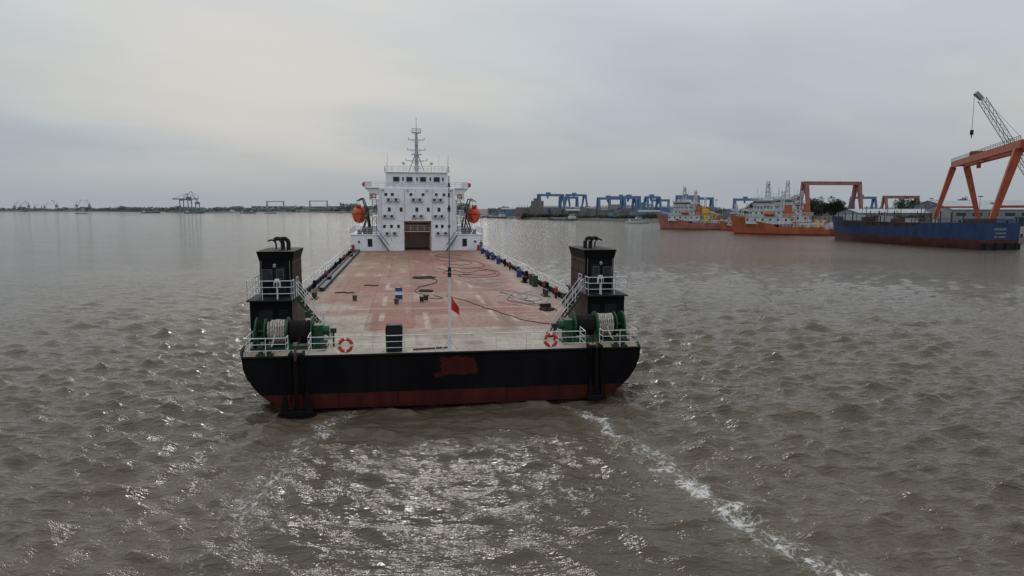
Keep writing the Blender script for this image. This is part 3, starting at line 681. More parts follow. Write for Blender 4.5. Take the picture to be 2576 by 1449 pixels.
for sg in (-1,1):
    for zz in (zB,zC):
        a,c_=sorted((sg*HW,sg*7.5)); mb.box(a,c_,A0+.3,89,zz,zz+.12,0)
    a,c_=sorted((sg*HW,sg*6.25)); mb.box(a,c_,A0+.4,A0+.9,zA+.14,zC,0)
acc=mb.build('accommodation_block',[M_white],ship,bevel=.03)
mb=MB()
mb.box(-TW,-TW+.02,A0-.3,86,D,TT-.02,0); mb.box(TW-.02,TW,A0-.3,86,D,TT-.02,0); mb.box(-TW,TW,85.9,86,D,TT,0)
mb.box(-TW,TW,A0-.3,86,TT-.03,TT-.005,0)
for k in range(5): 
    y=A0+.6+k*1.4
    mb.box(-TW+.02,-TW+.16,y,y+.1,D,TT-.1,0); mb.box(TW-.16,TW-.02,y,y+.1,D,TT-.1,0); mb.box(-TW,TW,y,y+.12,TT-.25,TT-.03,0)
mb.box(-1.6,1.6,85.8,85.9,D+.1,D+3.2,0)
for k in range(6): mb.box(-1.6,1.6,85.74,85.8,D+.3+k*.55,D+.36+k*.55,0)
mb.build('tunnel_lining',[M_tun],acc)
mb=MB(); mb.rail([(-TW,A0+.5,6.0),(TW,A0+.5,6.0)],.9,3,1.1,.04); mb.box(-TW+.01,TW-.01,A0+.4,A0+1.0,5.85,5.98)
mb.build('tunnel_gangway',M_ac,acc)
mb=MB(); bw=4.85
mb.prism([(-bw-.15,zW),(bw+.15,zW),(bw,zT-.25),(bw-.1,zT),(-bw+.1,zT),(-bw,zT-.25)],A0+.2,87,'y',0)
mb.box(-bw-.25,bw+.25,A0-.05,87.4,zT,zT+.12,0)
mb.box(-8.25,8.1,A0+.0,88,zW,zW+.13,0)
for sg in (-1,1):
    pts=[(HW,zW),(8.1,zW),(7.9,zW-.3),(7.4,zW-.75),(6.8,zW-1.0),(HW,zW-1.1)]
    mb.prism([(sg*a,b_) for a,b_ in pts],A0+.3,A0+.55,'y',0); mb.prism([(sg*a,b_) for a,b_ in pts],A0+4,A0+4.2,'y',0)
    a,c_=sorted((sg*7.1,sg*8.1)); mb.box(a,c_,A0+.1,A0+3,zW+.13,zW+.95,0)
br=mb.build('wheelhouse',M_white,ship,bevel=.03)
for x in (-3.25,-1.2,.95,3.1):
    mb=MB(); mb.box(x-.45,x+.45,A0+.16,A0+.19,zW+1.05,zW+1.75,0); f=.07
    for (a,c_,d0,d1) in ((x-.52,x+.52,zW+1.75,zW+1.82),(x-.52,x+.52,zW+.98,zW+1.05),(x-.52,x-.45,zW+1.05,zW+1.75),(x+.45,x+.52,zW+1.05,zW+1.75)): mb.box(a,c_,A0+.13,A0+.19,d0,d1,1)
    mb.build('bridge_window',[M_glass,M_grey],br)
for x in (-2.2,0,2.1,4.1): 
    mb=MB(); mb.box(x-.12,x+.12,A0+.15,A0+.19,zW+1.15,zW+1.75,0); mb.build('small_window',M_glass,br)
for pth in ([(-8.2,A0+.1,zW+.13),(-bw-.2,A0+.1,zW+.13)],[(bw+.2,A0+.1,zW+.13),(8.05,A0+.1,zW+.13)],[(-bw+.2,A0+.05,zW+.13),(bw-.2,A0+.05,zW+.13)],[(-bw-.2,86,zT+.12),(-bw-.2,A0,zT+.12),(bw+.2,A0,zT+.12),(bw+.2,86,zT+.12)]):
    mb=MB(); mb.rail(pth,.85,3,1.1,.028); mb.build('railing',M_rail,br)
for sg in (-1,1):
    mb=MB(); mb.cyl((sg*8.2,A0+.3,zW+.55),(sg*8.2,A0+.12,zW+.55),.38,None,16); mb.cyl((sg*8.2,A0+.4,zW+.55),(sg*8.2,A0+.3,zW+.55),.2,.3,12); mb.build('wing_float',M_orange_red,br)
yf=A0-.35
def acu(x,z,par=acc):
    mb=MB(); mb.box(x-.40,x+.40,yf-.36,yf-.02,z-.28,z+.28,0); mb.cyl((x-.08,yf-.365,z),(x-.08,yf-.38,z),.22,None,14,1); mb.box(x-.36,x-.3,yf-.34,yf,z-.36,z-.28,1); mb.box(x+.3,x+.36,yf-.34,yf,z-.36,z-.28,1)
    mb.cyl((x+.3,yf-.05,z+.28),(x+.3,yf-.05,z+.75),.03,None,5,0)
    mb.build('air_conditioner',[M_ac,M_fan],par)
for x in (-4.4,-3.25,-.55,.45,2.75,3.7): acu(x,10.95)
for x in (-5.0,-3.95,-.45,.65,2.9,3.9): acu(x,8.35)
for x in (-4.7,-3.55,3.3,4.5): acu(x,5.65)
def win(x,z,w_=.5,h_=.65,par=acc,y=yf,fm_=None):
    mb=MB(); mb.box(x-w_/2,x+w_/2,y-.015,y+.02,z-h_/2,z+h_/2,0); f=.06
    mb.box(x-w_/2-f,x+w_/2+f,y-.04,y-.001,z+h_/2,z+h_/2+f,1); mb.box(x-w_/2-f,x+w_/2+f,y-.04,y-.001,z-h_/2-f,z-h_/2,1)
    mb.box(x-w_/2-f,x-w_/2,y-.04,y-.001,z-h_/2,z+h_/2,1); mb.box(x+w_/2,x+w_/2+f,y-.04,y-.001,z-h_/2,z+h_/2,1)
    mb.build('window',[M_glass,fm_ or M_white],par)
for x in (-4.9,-3.9,-1.0,.9,3.0,4.2): win(x,11.75,.46,.46)
for x in (-4.4,-2.55,-.1,1.7,3.4,5.0): win(x,9.4,.46,.66)
for x in (-4.1,-5.2,-3.0,3.0,3.9,5.0): win(x,6.75,.42,.52)
for x in (-2.0,2.35,5.6,-5.65): mb=MB(); mb.cyl((x,yf-.05,TT+.2 if abs(x)<2.4 else D+.1),(x,yf-.05,zW-.1),.045,None,6); mb.build('drain_pipe',M_ac,acc)
for x in (-5.3,-1.5,1.5,5.3): mb=MB(); mb.cbox((x,yf-.2,12.45),(.3,.3,.22)); mb.build('deck_lamp',M_grey,acc)
for sg in (-1,1):
    win(sg*7.5,4.15,.75,1.25,acc,A0-.001); win(sg*9.2,4.3,.35,.35,acc,A0-.001)
    mb=MB(); mb.box(sg*8.4-.38,sg*8.4+.38,A0-.05,A0-.002,D+.2,D+2.05); mb.cyl((sg*8.4+.25,A0-.05,D+1.1),(sg*8.4+.25,A0-.1,D+1.1),.05,None,8); mb.build('door',M_white,acc,bevel=.015)
    mb=MB(); p0=Vector((sg*6.3,A0-.6,zA)); p1=Vector((sg*4.5,A0-.6,D))
    for yy in (-.25,.15): mb.strut(p0+Vector((0,yy,0)),p1+Vector((0,yy,0)),.10)
    for k in range(1,10): q=p0.lerp(p1,k/10); mb.cbox(q,(.2,.5,.04))
    for yy in (-.25,.15): mb.cyl(p0+Vector((0,yy,.9)),p1+Vector((0,yy,.9)),.03,None,6)
    mb.build('inclined_ladder',M_dgreen,ship)
    for zz in (zB+.12,zC+.12):
        mb=MB(); mb.rail([(sg*HW,A0+.35,zz),(sg*7.45,A0+.35,zz),(sg*7.45,88,zz)],.95,3,1.2,.03); mb.build('deck_railing',M_rail,acc)
    mb=MB(); mb.rail([(sg*6.6,A0-.05,zA+.14),(sg*10.5,A0-.05,zA+.14),(sg*10.5,90.5,zA+.14)],.95,3,1.2,.03); mb.build('deck_railing',M_rail,acc)
    for (z0,z1) in ((zA+.14,zB+.12),(zB+.12,zC+.12),(zC+.12,zW)):
        mb=MB()
        for xx in (6.5,7.15): mb.strut((sg*xx,A0+3.2,z1),(sg*xx,A0+.8,z0),.1)
        for k in range(1,9): t=k/9; mb.cbox((sg*6.82,A0+.8+2.4*t,z0+(z1-z0)*t),(.62,.2,.05))
        mb.build('side_stair',M_pole,acc)
    mb=MB(); mb.cbox((sg*7.9,A0+1.5,zA+.65),(1.4,1.0,1.0)); mb.cyl((sg*7.1,A0+1.5,zA+.8),(sg*8.7,A0+1.5,zA+.8),.35,None,12); mb.build('deck_winch',M_dgreen,ship,bevel=.03)
    mb=MB(); mb.cbox((sg*9.2,A0+.8,zA+.5),(.5,.6,.7)); mb.build('equipment_box',M_dgreen,ship,bevel=.03)
    for yy in (80.2,85.0):
        mb=MB(); mb.strut((sg*7.6,yy,zA+.14),(sg*7.95,yy,zA+3.2),.26,.22); mb.strut((sg*7.95,yy,zA+3.2),(sg*8.7,yy,zC+.3),.22,.17); mb.strut((sg*8.7,yy,zC+.3),(sg*9.6,yy,zC-.2),.17,.13)
        mb.strut((sg*9.0,yy,zA+.14),(sg*7.95,yy,zA+3.0),.17); mb.cyl((sg*9.5,yy,zC-.3),(sg*9.5,yy,zA+4.6),.03,None,6)
        mb.build('davit',M_dgreen,ship,bevel=.02)
    lb=empty('lifeboat','enclosed orange lifeboat hanging from green davits','lifeboat',group='enclosed lifeboats in davits')
    ss=[]
    for t in (-1,-.93,-.75,-.4,0,.4,.75,.93,1):
        k_=max(.12,(1-abs(t)**2.6))**.5
        prof=[(0,-1.25),(.55,-1.05),(.88,-.5),(.98,.0),(.98,.12)]
        ss.append([(a*k_*1.02,t*2.9,b_*(.55+.45*k_)) for a,b_ in prof][::-1]+[(-a*k_*1.02,t*2.9,b_*(.55+.45*k_)) for a,b_ in prof[1:]])
    mb=MB(); mb.loft(ss); mb.build('hull',M_orange,lb,smooth=True)
    ss=[]
    for t in (-.97,-.9,-.7,-.4,0,.4,.7,.9,.97):
        k_=max(.1,(1-abs(t)**3))**.5
        prof=[(.95,.13),(.93,.45),(.72,.95),(.35,1.2),(0,1.28)]
        ss.append([(a*k_,t*2.9,.12+(b_-.12)*k_) for a,b_ in prof]+[(-a*k_,t*2.9,.12+(b_-.12)*k_) for a,b_ in prof[-2::-1]])
    mb=MB(); mb.loft(ss); mb.build('canopy',M_orange,lb,smooth=True)
    mb=MB(); mb.tube([(1.02*math.cos(q),2.9*math.sin(q),.13) for q in [k*math.pi/12 for k in range(24)]],.06,6,closed=True); mb.build('fender',M_dark,lb)
    mb=MB(); mb.box(-.35,.35,-2.3,-1.5,1.1,1.45); mb.build('hatch',M_orange,lb,bevel=.03)
    onship(lb,sg*9.3,82.4,8.5,0,1.13)
    mb=MB(); mb.tube([(.3*math.cos(q),0,.3*math.sin(q)) for q in [k*math.pi/8 for k in range(16)]],.09,6,closed=True)
    o=mb.build('lifebuoy',M_orange_red,smooth=True); tag(o,'small orange lifebuoy hung on the white side deck railing','lifebuoy','lifebuoys on the deckhouse'); onship(o,sg*6.75,A0+.2,zC+.65)
mb=MB()
mb.cyl((0,A0+2.5,zT+.1),(0,A0+2.5,21.6),.33,.14,10); mb.cyl((0,A0+2.5,21.6),(0,A0+2.5,24.1),.06,.04,6)
for sg in (-1,1): mb.cyl((sg*1.3,A0+2.9,zT+.1),(sg*.1,A0+2.5,18.5),.07,None,6); mb.cyl((sg*.28,A0+2.5,16),(sg*.22,A0+2.5,21.2),.03,None,6)
for (zz,hw) in ((17.2,1.7),(18.9,1.4),(20.5,1.25),(21.6,.7)):
    mb.cbox((0,A0+2.5,zz),(hw*2,.16,.1)); 
    for sg in (-1,1):
        mb.cyl((sg*hw,A0+2.5,zz),(sg*hw,A0+2.5,zz+.35),.06,None,6); mb.cyl((sg*hw*.6,A0+2.5,zz),(0,A0+2.5,zz-.6),.03,None,6)
mb.rail([(-.7,A0+2.2,21.65),(.7,A0+2.2,21.65),(.7,A0+2.9,21.65),(-.7,A0+2.9,21.65)],.6,2,.7,.025); mb.cbox((0,A0+2.5,21.65),(1.5,.8,.08))
mb.cbox((0,A0+2.2,18.2),(1.6,.15,.22)); mb.cyl((0,A0+2.3,19.6),(0,A0+2.3,20.0),.25,None,10); mb.cyl((0,A0+2.5,15.9),(0,A0+2.5,16.4),.5,.35,10)
mb.cbox((.0,A0+2.1,17.2),(.6,.6,.12))
mb.build('mast',M_grey,ship)
for x,h in ((-3.9,.9),(-2.1,1.3),(2.3,1.3),(4.2,1.1),(-4.8,1.7),(4.9,2.2),(-4.6,3),(5.0,3),(3.5,3)):
    mb=MB()
    mb.cyl((x,A0+1,zT),(x,A0+1,zT+h),.04 if h<3 else .02,.02,6)
    if abs(x)<3: mb.cyl((x,A0+.9,zT+h),(x,A0+.9,zT+h+.35),.26,.2,10)
    mb.build('antenna_post',M_grey,br)
mb=MB(); mb.box(-9.6,9.6,88.5,90.5,zA+.14,zA+1.2); mb.build('forecastle_house',M_white,ship)
mb=MB(); mb.cbox((-10.1,A0-.35,D+.5),(.35,.35,1.0)); mb.build('hose_box',M_red,ship)
mb=MB(); mb.cbox((9.7,A0-.45,D+.45),(.4,.4,.9)); mb.build('hose_box',M_red,ship)

def person(px_,py_,shirt,trous,label):
    e=empty('person',label,'person')
    V=[(0,0,.95),(0,0,1.18),(0,0,1.40),(0,0,1.50),(0,.01,1.58),(0,.02,1.68),(.19,0,1.40),(.25,.03,1.12),(.24,.14,.90),(-.19,0,1.40),(-.25,.03,1.12),(-.24,.14,.90),(.10,0,.90),(.11,.02,.50),(.12,-.02,.09),(.12,.12,.04),(-.10,0,.90),(-.11,.02,.50),(-.12,-.02,.09),(-.12,.12,.04)]
    E=[(0,1),(1,2),(2,3),(3,4),(4,5),(2,6),(6,7),(7,8),(2,9),(9,10),(10,11),(0,12),(12,13),(13,14),(14,15),(0,16),(16,17),(17,18),(18,19)]
    rad=[.14,.13,.15,.06,.09,.09,.07,.05,.035,.07,.05,.035,.095,.065,.045,.04,.095,.065,.045,.04]
    me=bpy.data.meshes.new('body'); me.from_pydata(V,E,[]); o=bpy.data.objects.new('body',me); COL.objects.link(o); o.parent=e
    o.modifiers.new('skin','SKIN')
    for i,r_ in enumerate(rad): me.skin_vertices[0].data[i].radius=(r_,r_*.85)
    me.skin_vertices[0].data[0].use_root=True
    ss=o.modifiers.new('sub','SUBSURF'); ss.levels=1; ss.render_levels=1
    m,nt,b=newmat('person_clothes'); tc=nt.nodes.new('ShaderNodeTexCoord'); sx=nt.nodes.new('ShaderNodeSeparateXYZ'); nt.links.new(tc.outputs['Object'],sx.inputs[0])
    c=mix(nt,math_(nt,'GREATER_THAN',sx.outputs[2],.95),trous,shirt); c=mix(nt,math_(nt,'GREATER_THAN',sx.outputs[2],1.5),c,(.35,.2,.14))
    nt.links.new(c,b.inputs['Base Color']); me.materials.append(m)
    mb=MB(); mb.cyl((0,.01,1.68),(0,.01,1.80),.13,.06,12); mb.cyl((0,.03,1.67),(0,.03,1.69),.15,.14,12); mb.build('hard_hat',M_orange,e,smooth=True)
    onship(e,px_,py_,D)
person(9.9,75.5,(.03,.05,.12),(.03,.035,.06),'person in dark blue workwear standing at the ship railing')

# ------------------------------------------------------------ BACKGROUND
def haze_tint(c,k):  # paints distance haze into the base colour, more blue-grey as k rises
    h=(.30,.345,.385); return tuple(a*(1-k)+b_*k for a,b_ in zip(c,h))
def gantry(name,x,y,rz,span,height,depth,mt,label,bh=2.0,cat='gantry crane',group=None,over=.08,trolley=True,rails=True,leg=1.3,z0=2.1):
    e=empty(name,label,cat,(x,y,z0),rz,group); hx=span/2
    for sy in (-1,1):
        mb=MB(); mb.box(-hx*(1+over),hx*(1+over),sy*depth*.13-.6,sy*depth*.13+.6,height-bh,height); mb.build('main_girder',mt,e,bevel=.05)
    for sx_ in (-1,1):
        mb=MB(); mb.box(sx_*hx*(1+over)-.5,sx_*hx*(1+over)+.5,-depth*.13+.6,depth*.13-.6,height-bh*.8,height-.1); mb.build('end_girder',mt,e)
        for sy in (-1,1):
            mb=MB(); mb.strut((sx_*hx,sy*depth*.14,height-bh),(sx_*hx,sy*depth*.5,.9),leg*1.15,leg*.7); mb.box(sx_*hx-.7,sx_*hx+.7,sy*depth*.5-1.4,sy*depth*.5+1.4,0,1.0); mb.build('leg',mt,e)
        mb=MB()
        if depth>12: mb.box(sx_*hx-.35,sx_*hx+.35,-depth*.36,depth*.36,height*.30,height*.30+.7)
        else: mb.box(sx_*hx-.3,sx_*hx+.3,-depth*.5,depth*.5,1.0,1.6)
        mb.build('tie_beam',mt,e)
    if trolley:
        mb=MB(); mb.box(-hx*.35,-hx*.35+3.5,-depth*.13-.4,depth*.13+.4,height,height+1.6); mb.build('trolley',mt,e)
        mb=MB(); mb.box(-hx*.3,-hx*.3+1.2,-.6,.6,height-bh-2.2,height-bh); mb.build('operator_cab',mt,e)
    if rails:
        for sy in (-1,1): mb=MB(); mb.rail([(-hx*(1+over),sy*(depth*.13+.6),height),(hx*(1+over),sy*(depth*.13+.6),height)],1.1,2,2.2,.05); mb.build('walkway_railing',M_dark,e)
    return e
M_go=paint('gantry_orange',(.34,.072,.036),.6,.3,.3,rust=.2)
M_gr=paint('gantry_red',haze_tint((.30,.06,.045),.22),.6,.3,.3)
M_gb=paint('gantry_blue',haze_tint((.02,.11,.31),.30),.6,.25,.2)
ax,ay,bx,by=184,290,146,200
ang=math.atan2(by-ay,bx-ax); sp_=math.hypot(bx-ax,by-ay)
gantry('gantry_crane',(ax+bx)/2,(ay+by)/2,ang,sp_,27.2,17,M_go,'large orange red gantry crane with splayed legs and railed girder',2.4,leg=1.9,over=.06)
gantry('gantry_crane',186,410,R(8),33,23.5,12,M_gr,'red portal gantry crane standing behind moored ships',2.0,leg=1.8,trolley=False,rails=False)
gantry('gantry_crane',310,560,R(5),27,18,10,M_gr,'red portal gantry crane above shipyard sheds',2.2,leg=1.6,trolley=False,rails=False)
gb='blue shipyard gantry cranes'
for (x,y,rz,span,h,dp_,lab) in ((38,690,R(25),26,22,12,'blue gantry crane at the shipyard quay'),(58,720,R(10),18,20,12,'blue gantry crane at the shipyard quay'),
    (90,640,R(15),24,18,10,'blue gantry crane over the building berth'),(112,700,R(5),30,20,10,'blue gantry crane over the building berth'),(100,600,R(30),12,18,9,'narrow blue gantry crane over the berth'),
    (148,700,R(-5),16,17,10,'low blue gantry crane in the shipyard'),(168,640,R(10),30,18,10,'blue gantry crane beyond the moored vessels'),(215,640,R(0),24,17,9,'low blue gantry crane beyond the moored vessels'),(330,660,R(12),24,19,10,'blue gantry crane behind the sheds'),(73,800,R(40),28,24,12,'blue gantry crane deep in the shipyard'),(135,800,R(20),22,22,12,'blue gantry crane deep in the shipyard'),(128,640,R(35),16,19,9,'narrow blue gantry crane over the berth'),(190,760,R(20),26,22,10,'blue gantry crane deep in the shipyard')):
    gantry('gantry_crane',x,y,rz,span,h,dp_,M_gb,lab,2.2,group=gb,leg=1.6,rails=False)

def lattice(mb,p,q,w,n,r=.09,w1=None):
    p=Vector(p);q=Vector(q); d=(q-p).normalized(); a=Vector((0,1,0)); u=d.cross(a).normalized(); v_=d.cross(u).normalized()
    w1=w1 or w
    C4=lambda t:[p.lerp(q,t)+(u*i+v_*j)*((w*(1-t)+w1*t)/2) for i,j in ((-1,-1),(1,-1),(1,1),(-1,1))]
    pr=C4(0)
    for k in range(1,n+1):
        c_=C4(k/n)
        for i in range(4):
            mb.cyl(pr[i],c_[i],r,None,5); mb.cyl(pr[i],c_[(i+1)%4] if k%2 else c_[i-1],r*.55,None,4)
        pr=c_
e=empty('crawler_crane','grey lattice boom crawler crane raised above the quay','crane',(189,240,2.1),0)
for a,c_ in ((-3.4,-2.2),(2.2,3.4)): mb=MB(); mb.box(-3,3,a,c_,0,1.3); mb.build('track',M_dark,e,bevel=.2)
mb=MB(); mb.box(-3,4.5,-1.9,1.9,1.4,4.0); mb.build('machinery_house',M_gr,e,bevel=.1)
mb=MB(); mb.box(-3.4,-1.6,-3.2,-1.95,1.6,4.3); mb.build('operator_cab',M_gr,e,bevel=.1)
M_lat=paint('lattice_grey',(.24,.255,.27),.6,.25,.5)
mb=MB(); lattice(mb,(-1,0,3.2),(-31,0,44.5),2.2,22,.12,1.9); mb.strut((-31,0,44.5),(-33.3,0,46.6),1.2,1.3); mb.build('lattice_boom',M_lat,e)
mb=MB(); mb.cyl((-33.6,0,46.2),(-33.6,0,34.3),.07,None,5); mb.build('cable',M_dark,e)
mb=MB(); mb.cyl((-31,0,45.5),(4,0,12),.05,None,5); mb.build('cable',M_dark,e)
mb=MB(); mb.cyl((4,0,12),(3,0,4),.2,None,6); mb.build('gantry_mast',M_dark,e)
mb=MB(); mb.cbox((-33.6,0,33.5),(.9,.6,1.6)); mb.cyl((-33.6,0,32.7),(-33.6,0,31.5),.2,.1,8); mb.build('hook_block',M_dark,e)

def hull_loft(L,B,tops,keel=-1.2,rake=.1,bowpow=2.2,sternw=.92):
    S=[]
    for i in range(15):
        t=i/14; x=t*L
        bb=B/2*(sternw+(1-sternw)*min(1,t/.25)) if t<.6 else B/2*max(.04,1-((t-.6)/.4)**bowpow)
        zt=np.interp(t,[a for a,_ in tops],[b_ for _,b_ in tops]); xr_=x+ (rake*L*((t-.6)/.4)**2*.6 if t>.6 else 0)
        half=[(1,1,xr_),(.98,.55,x+(xr_-x)*.5),(.95,.3,x+(xr_-x)*.25),(.80,0,x)]
        Lh=[(xx,bb*a if a==1 else bb*a*(1 if t<.6 else max(.2,1-.5*(t-.6)/.4)),keel+(zt-keel)*h) for a,h,xx in half]
        S.append(Lh+[(xx,-yy,zz) for xx,yy,zz in Lh[::-1]])
    return S
def hullmat(name,top,botc,zsplit,grime=.6):
    m,nt,b=newmat(name); tc=nt.nodes.new('ShaderNodeTexCoord'); sx=nt.nodes.new('ShaderNodeSeparateXYZ'); nt.links.new(tc.outputs['Object'],sx.inputs[0])
    a=mix(nt,ramp(nt,noise(nt,.5,7,stretch=(1,1,.4)),[(.35,0.0),(.7,1.0)]),tuple(c*.6 for c in top),top)
    c_=mix(nt,ramp(nt,noise(nt,.6,7),[(.35,0.0),(.7,1.0)]),tuple(c*.6 for c in botc),botc)
    c=mix(nt,math_(nt,'GREATER_THAN',sx.outputs[2],zsplit),c_,a)
    c=mix(nt,ramp(nt,noise(nt,1.4,8,stretch=(1,1,.15),rough=.7),[(.56,0.0),(.70,grime)]),c,(.08,.05,.038))
    nt.links.new(c,b.inputs['Base Color']); b.inputs['Roughness'].default_value=.6; return m

bs=empty('bulk_ship','blue and red hulled unfinished ship moored at the yard quay','ship',(119.5,171,0),R(102.5))
Lb=60
mb=MB(); mb.loft(hull_loft(Lb,12.5,[(0,6.5),(.28,6.4),(.285,6.4),(.38,4.8),(.8,5.4),(.84,7.0),(1,7.6)],-1.5,.06,2.6,.95))
mb.build('hull',hullmat('blue_ship_paint',(.018,.050,.145),(.085,.026,.022),2.5,.75),bs,smooth=True)
mb=MB(); mb.box(-.35,-.02,-6.0,6.0,-.6,1.5); 
for yy in (-4.5,-1.5,1.5,4.5): mb.cyl((-.5,yy,-.5),(-.5,yy,1.8),.25,None,8)
mb.build('stern_fender',M_dark,bs)
M_stage=paint('scaffold_brown',(.060,.048,.045),.85,.4,.5)
r_=random.Random(5)
for yy in (-5.2,5.2):
    mb=MB(); xpz=16
    while xpz<54:
        hgt=7.2+2.4*r_.random(); mb.strut((xpz,yy,4.6),(xpz+.2*r_.random(),yy,hgt),.12+.2*r_.random())
        st_=1.0+3*r_.random()
        mb.cyl((xpz,yy,6.2),(xpz+st_,yy,6.2),.09,None,5)
        if r_.random()<.6: mb.cyl((xpz,yy,7.0),(xpz+st_,yy,7.0+.4*r_.random()),.08,None,5)
        xpz+=st_
    mb.build('scaffold',M_stage,bs)
mb=MB(); mb.box(17,50,-4.6,4.6,4.8,6.2)
for k in range(14): mb.box(17.2+k*2.3,17.5+k*2.3,-4.75,-4.6,4.8,6.2)
mb.build('hatch_coaming',M_stage,bs)
mb=MB(); mb.box(50,53,-3,3,6.4,8.0); mb.build('deck_house',M_grey,bs)
for k in range(16):
    xx,yy=r_.uniform(17,48),r_.uniform(-4,4); a_,b_,h_=r_.uniform(.6,3),r_.uniform(.6,2),r_.uniform(.4,1.9)
    mb=MB(); mb.box(xx-a_/2,xx+a_/2,yy-b_/2,yy+b_/2,6.2,6.2+h_); mb.box(xx-a_/2-.05,xx+a_/2+.05,yy-b_/2-.05,yy+b_/2+.05,6.2+h_,6.28+h_); mb.build('deck_cargo',(M_stage,M_steelr,M_grey,M_dgreen)[k%4],bs)
for k in range(11): mb=MB(); mb.cyl((19+k*3,-4+ (k%3)*2,6.2),(19+k*3,-4+(k%3)*2,8.9+(k%4)*.7),.10,None,6); mb.build('deck_post',M_stage,bs)
mb=MB(); mb.rail([(15,-5.9,6.4),(.3,-5.9,6.4),(.3,5.9,6.4),(15,5.9,6.4)],1.1,3,2.4,.04); mb.build('stern_railing',M_stage,bs)
mb=MB(); mb.cbox((6,0,6.9),(5,5,1.2)); mb.build('mooring_winch',M_stage,bs)
for (x,y) in ((2,-4),(2,4),(9,3),(9,-3)): mb=MB(); mb.cyl((x,y,6.3),(x,y,7.2),.3,None,8); mb.build('bollard',M_stage,bs)
def text_mesh(txt,size,mt,parent,loc,rot):
    cu=bpy.data.curves.new('t','FONT'); cu.body=txt; cu.size=size; cu.align_x='CENTER'; cu.extrude=.01
    t=bpy.data.objects.new('t',cu); COL.objects.link(t); bpy.context.view_layer.update()
    me=bpy.data.meshes.new_from_object(t.evaluated_get(bpy.context.evaluated_depsgraph_get())); bpy.data.objects.remove(t)
    o=bpy.data.objects.new('lettering',me); COL.objects.link(o); me.materials.clear(); me.materials.append(mt)
    o.parent=parent; o.location=loc; o.rotation_euler=rot; return o
for i,(tx,sz) in enumerate((('RMO0201',.9),('SHANGHAI',.65),('IMO 9920021',.6))):
    text_mesh(tx,sz,M_grey,bs,(-.05,0,4.7-i*.9),(R(90),0,R(-90)))

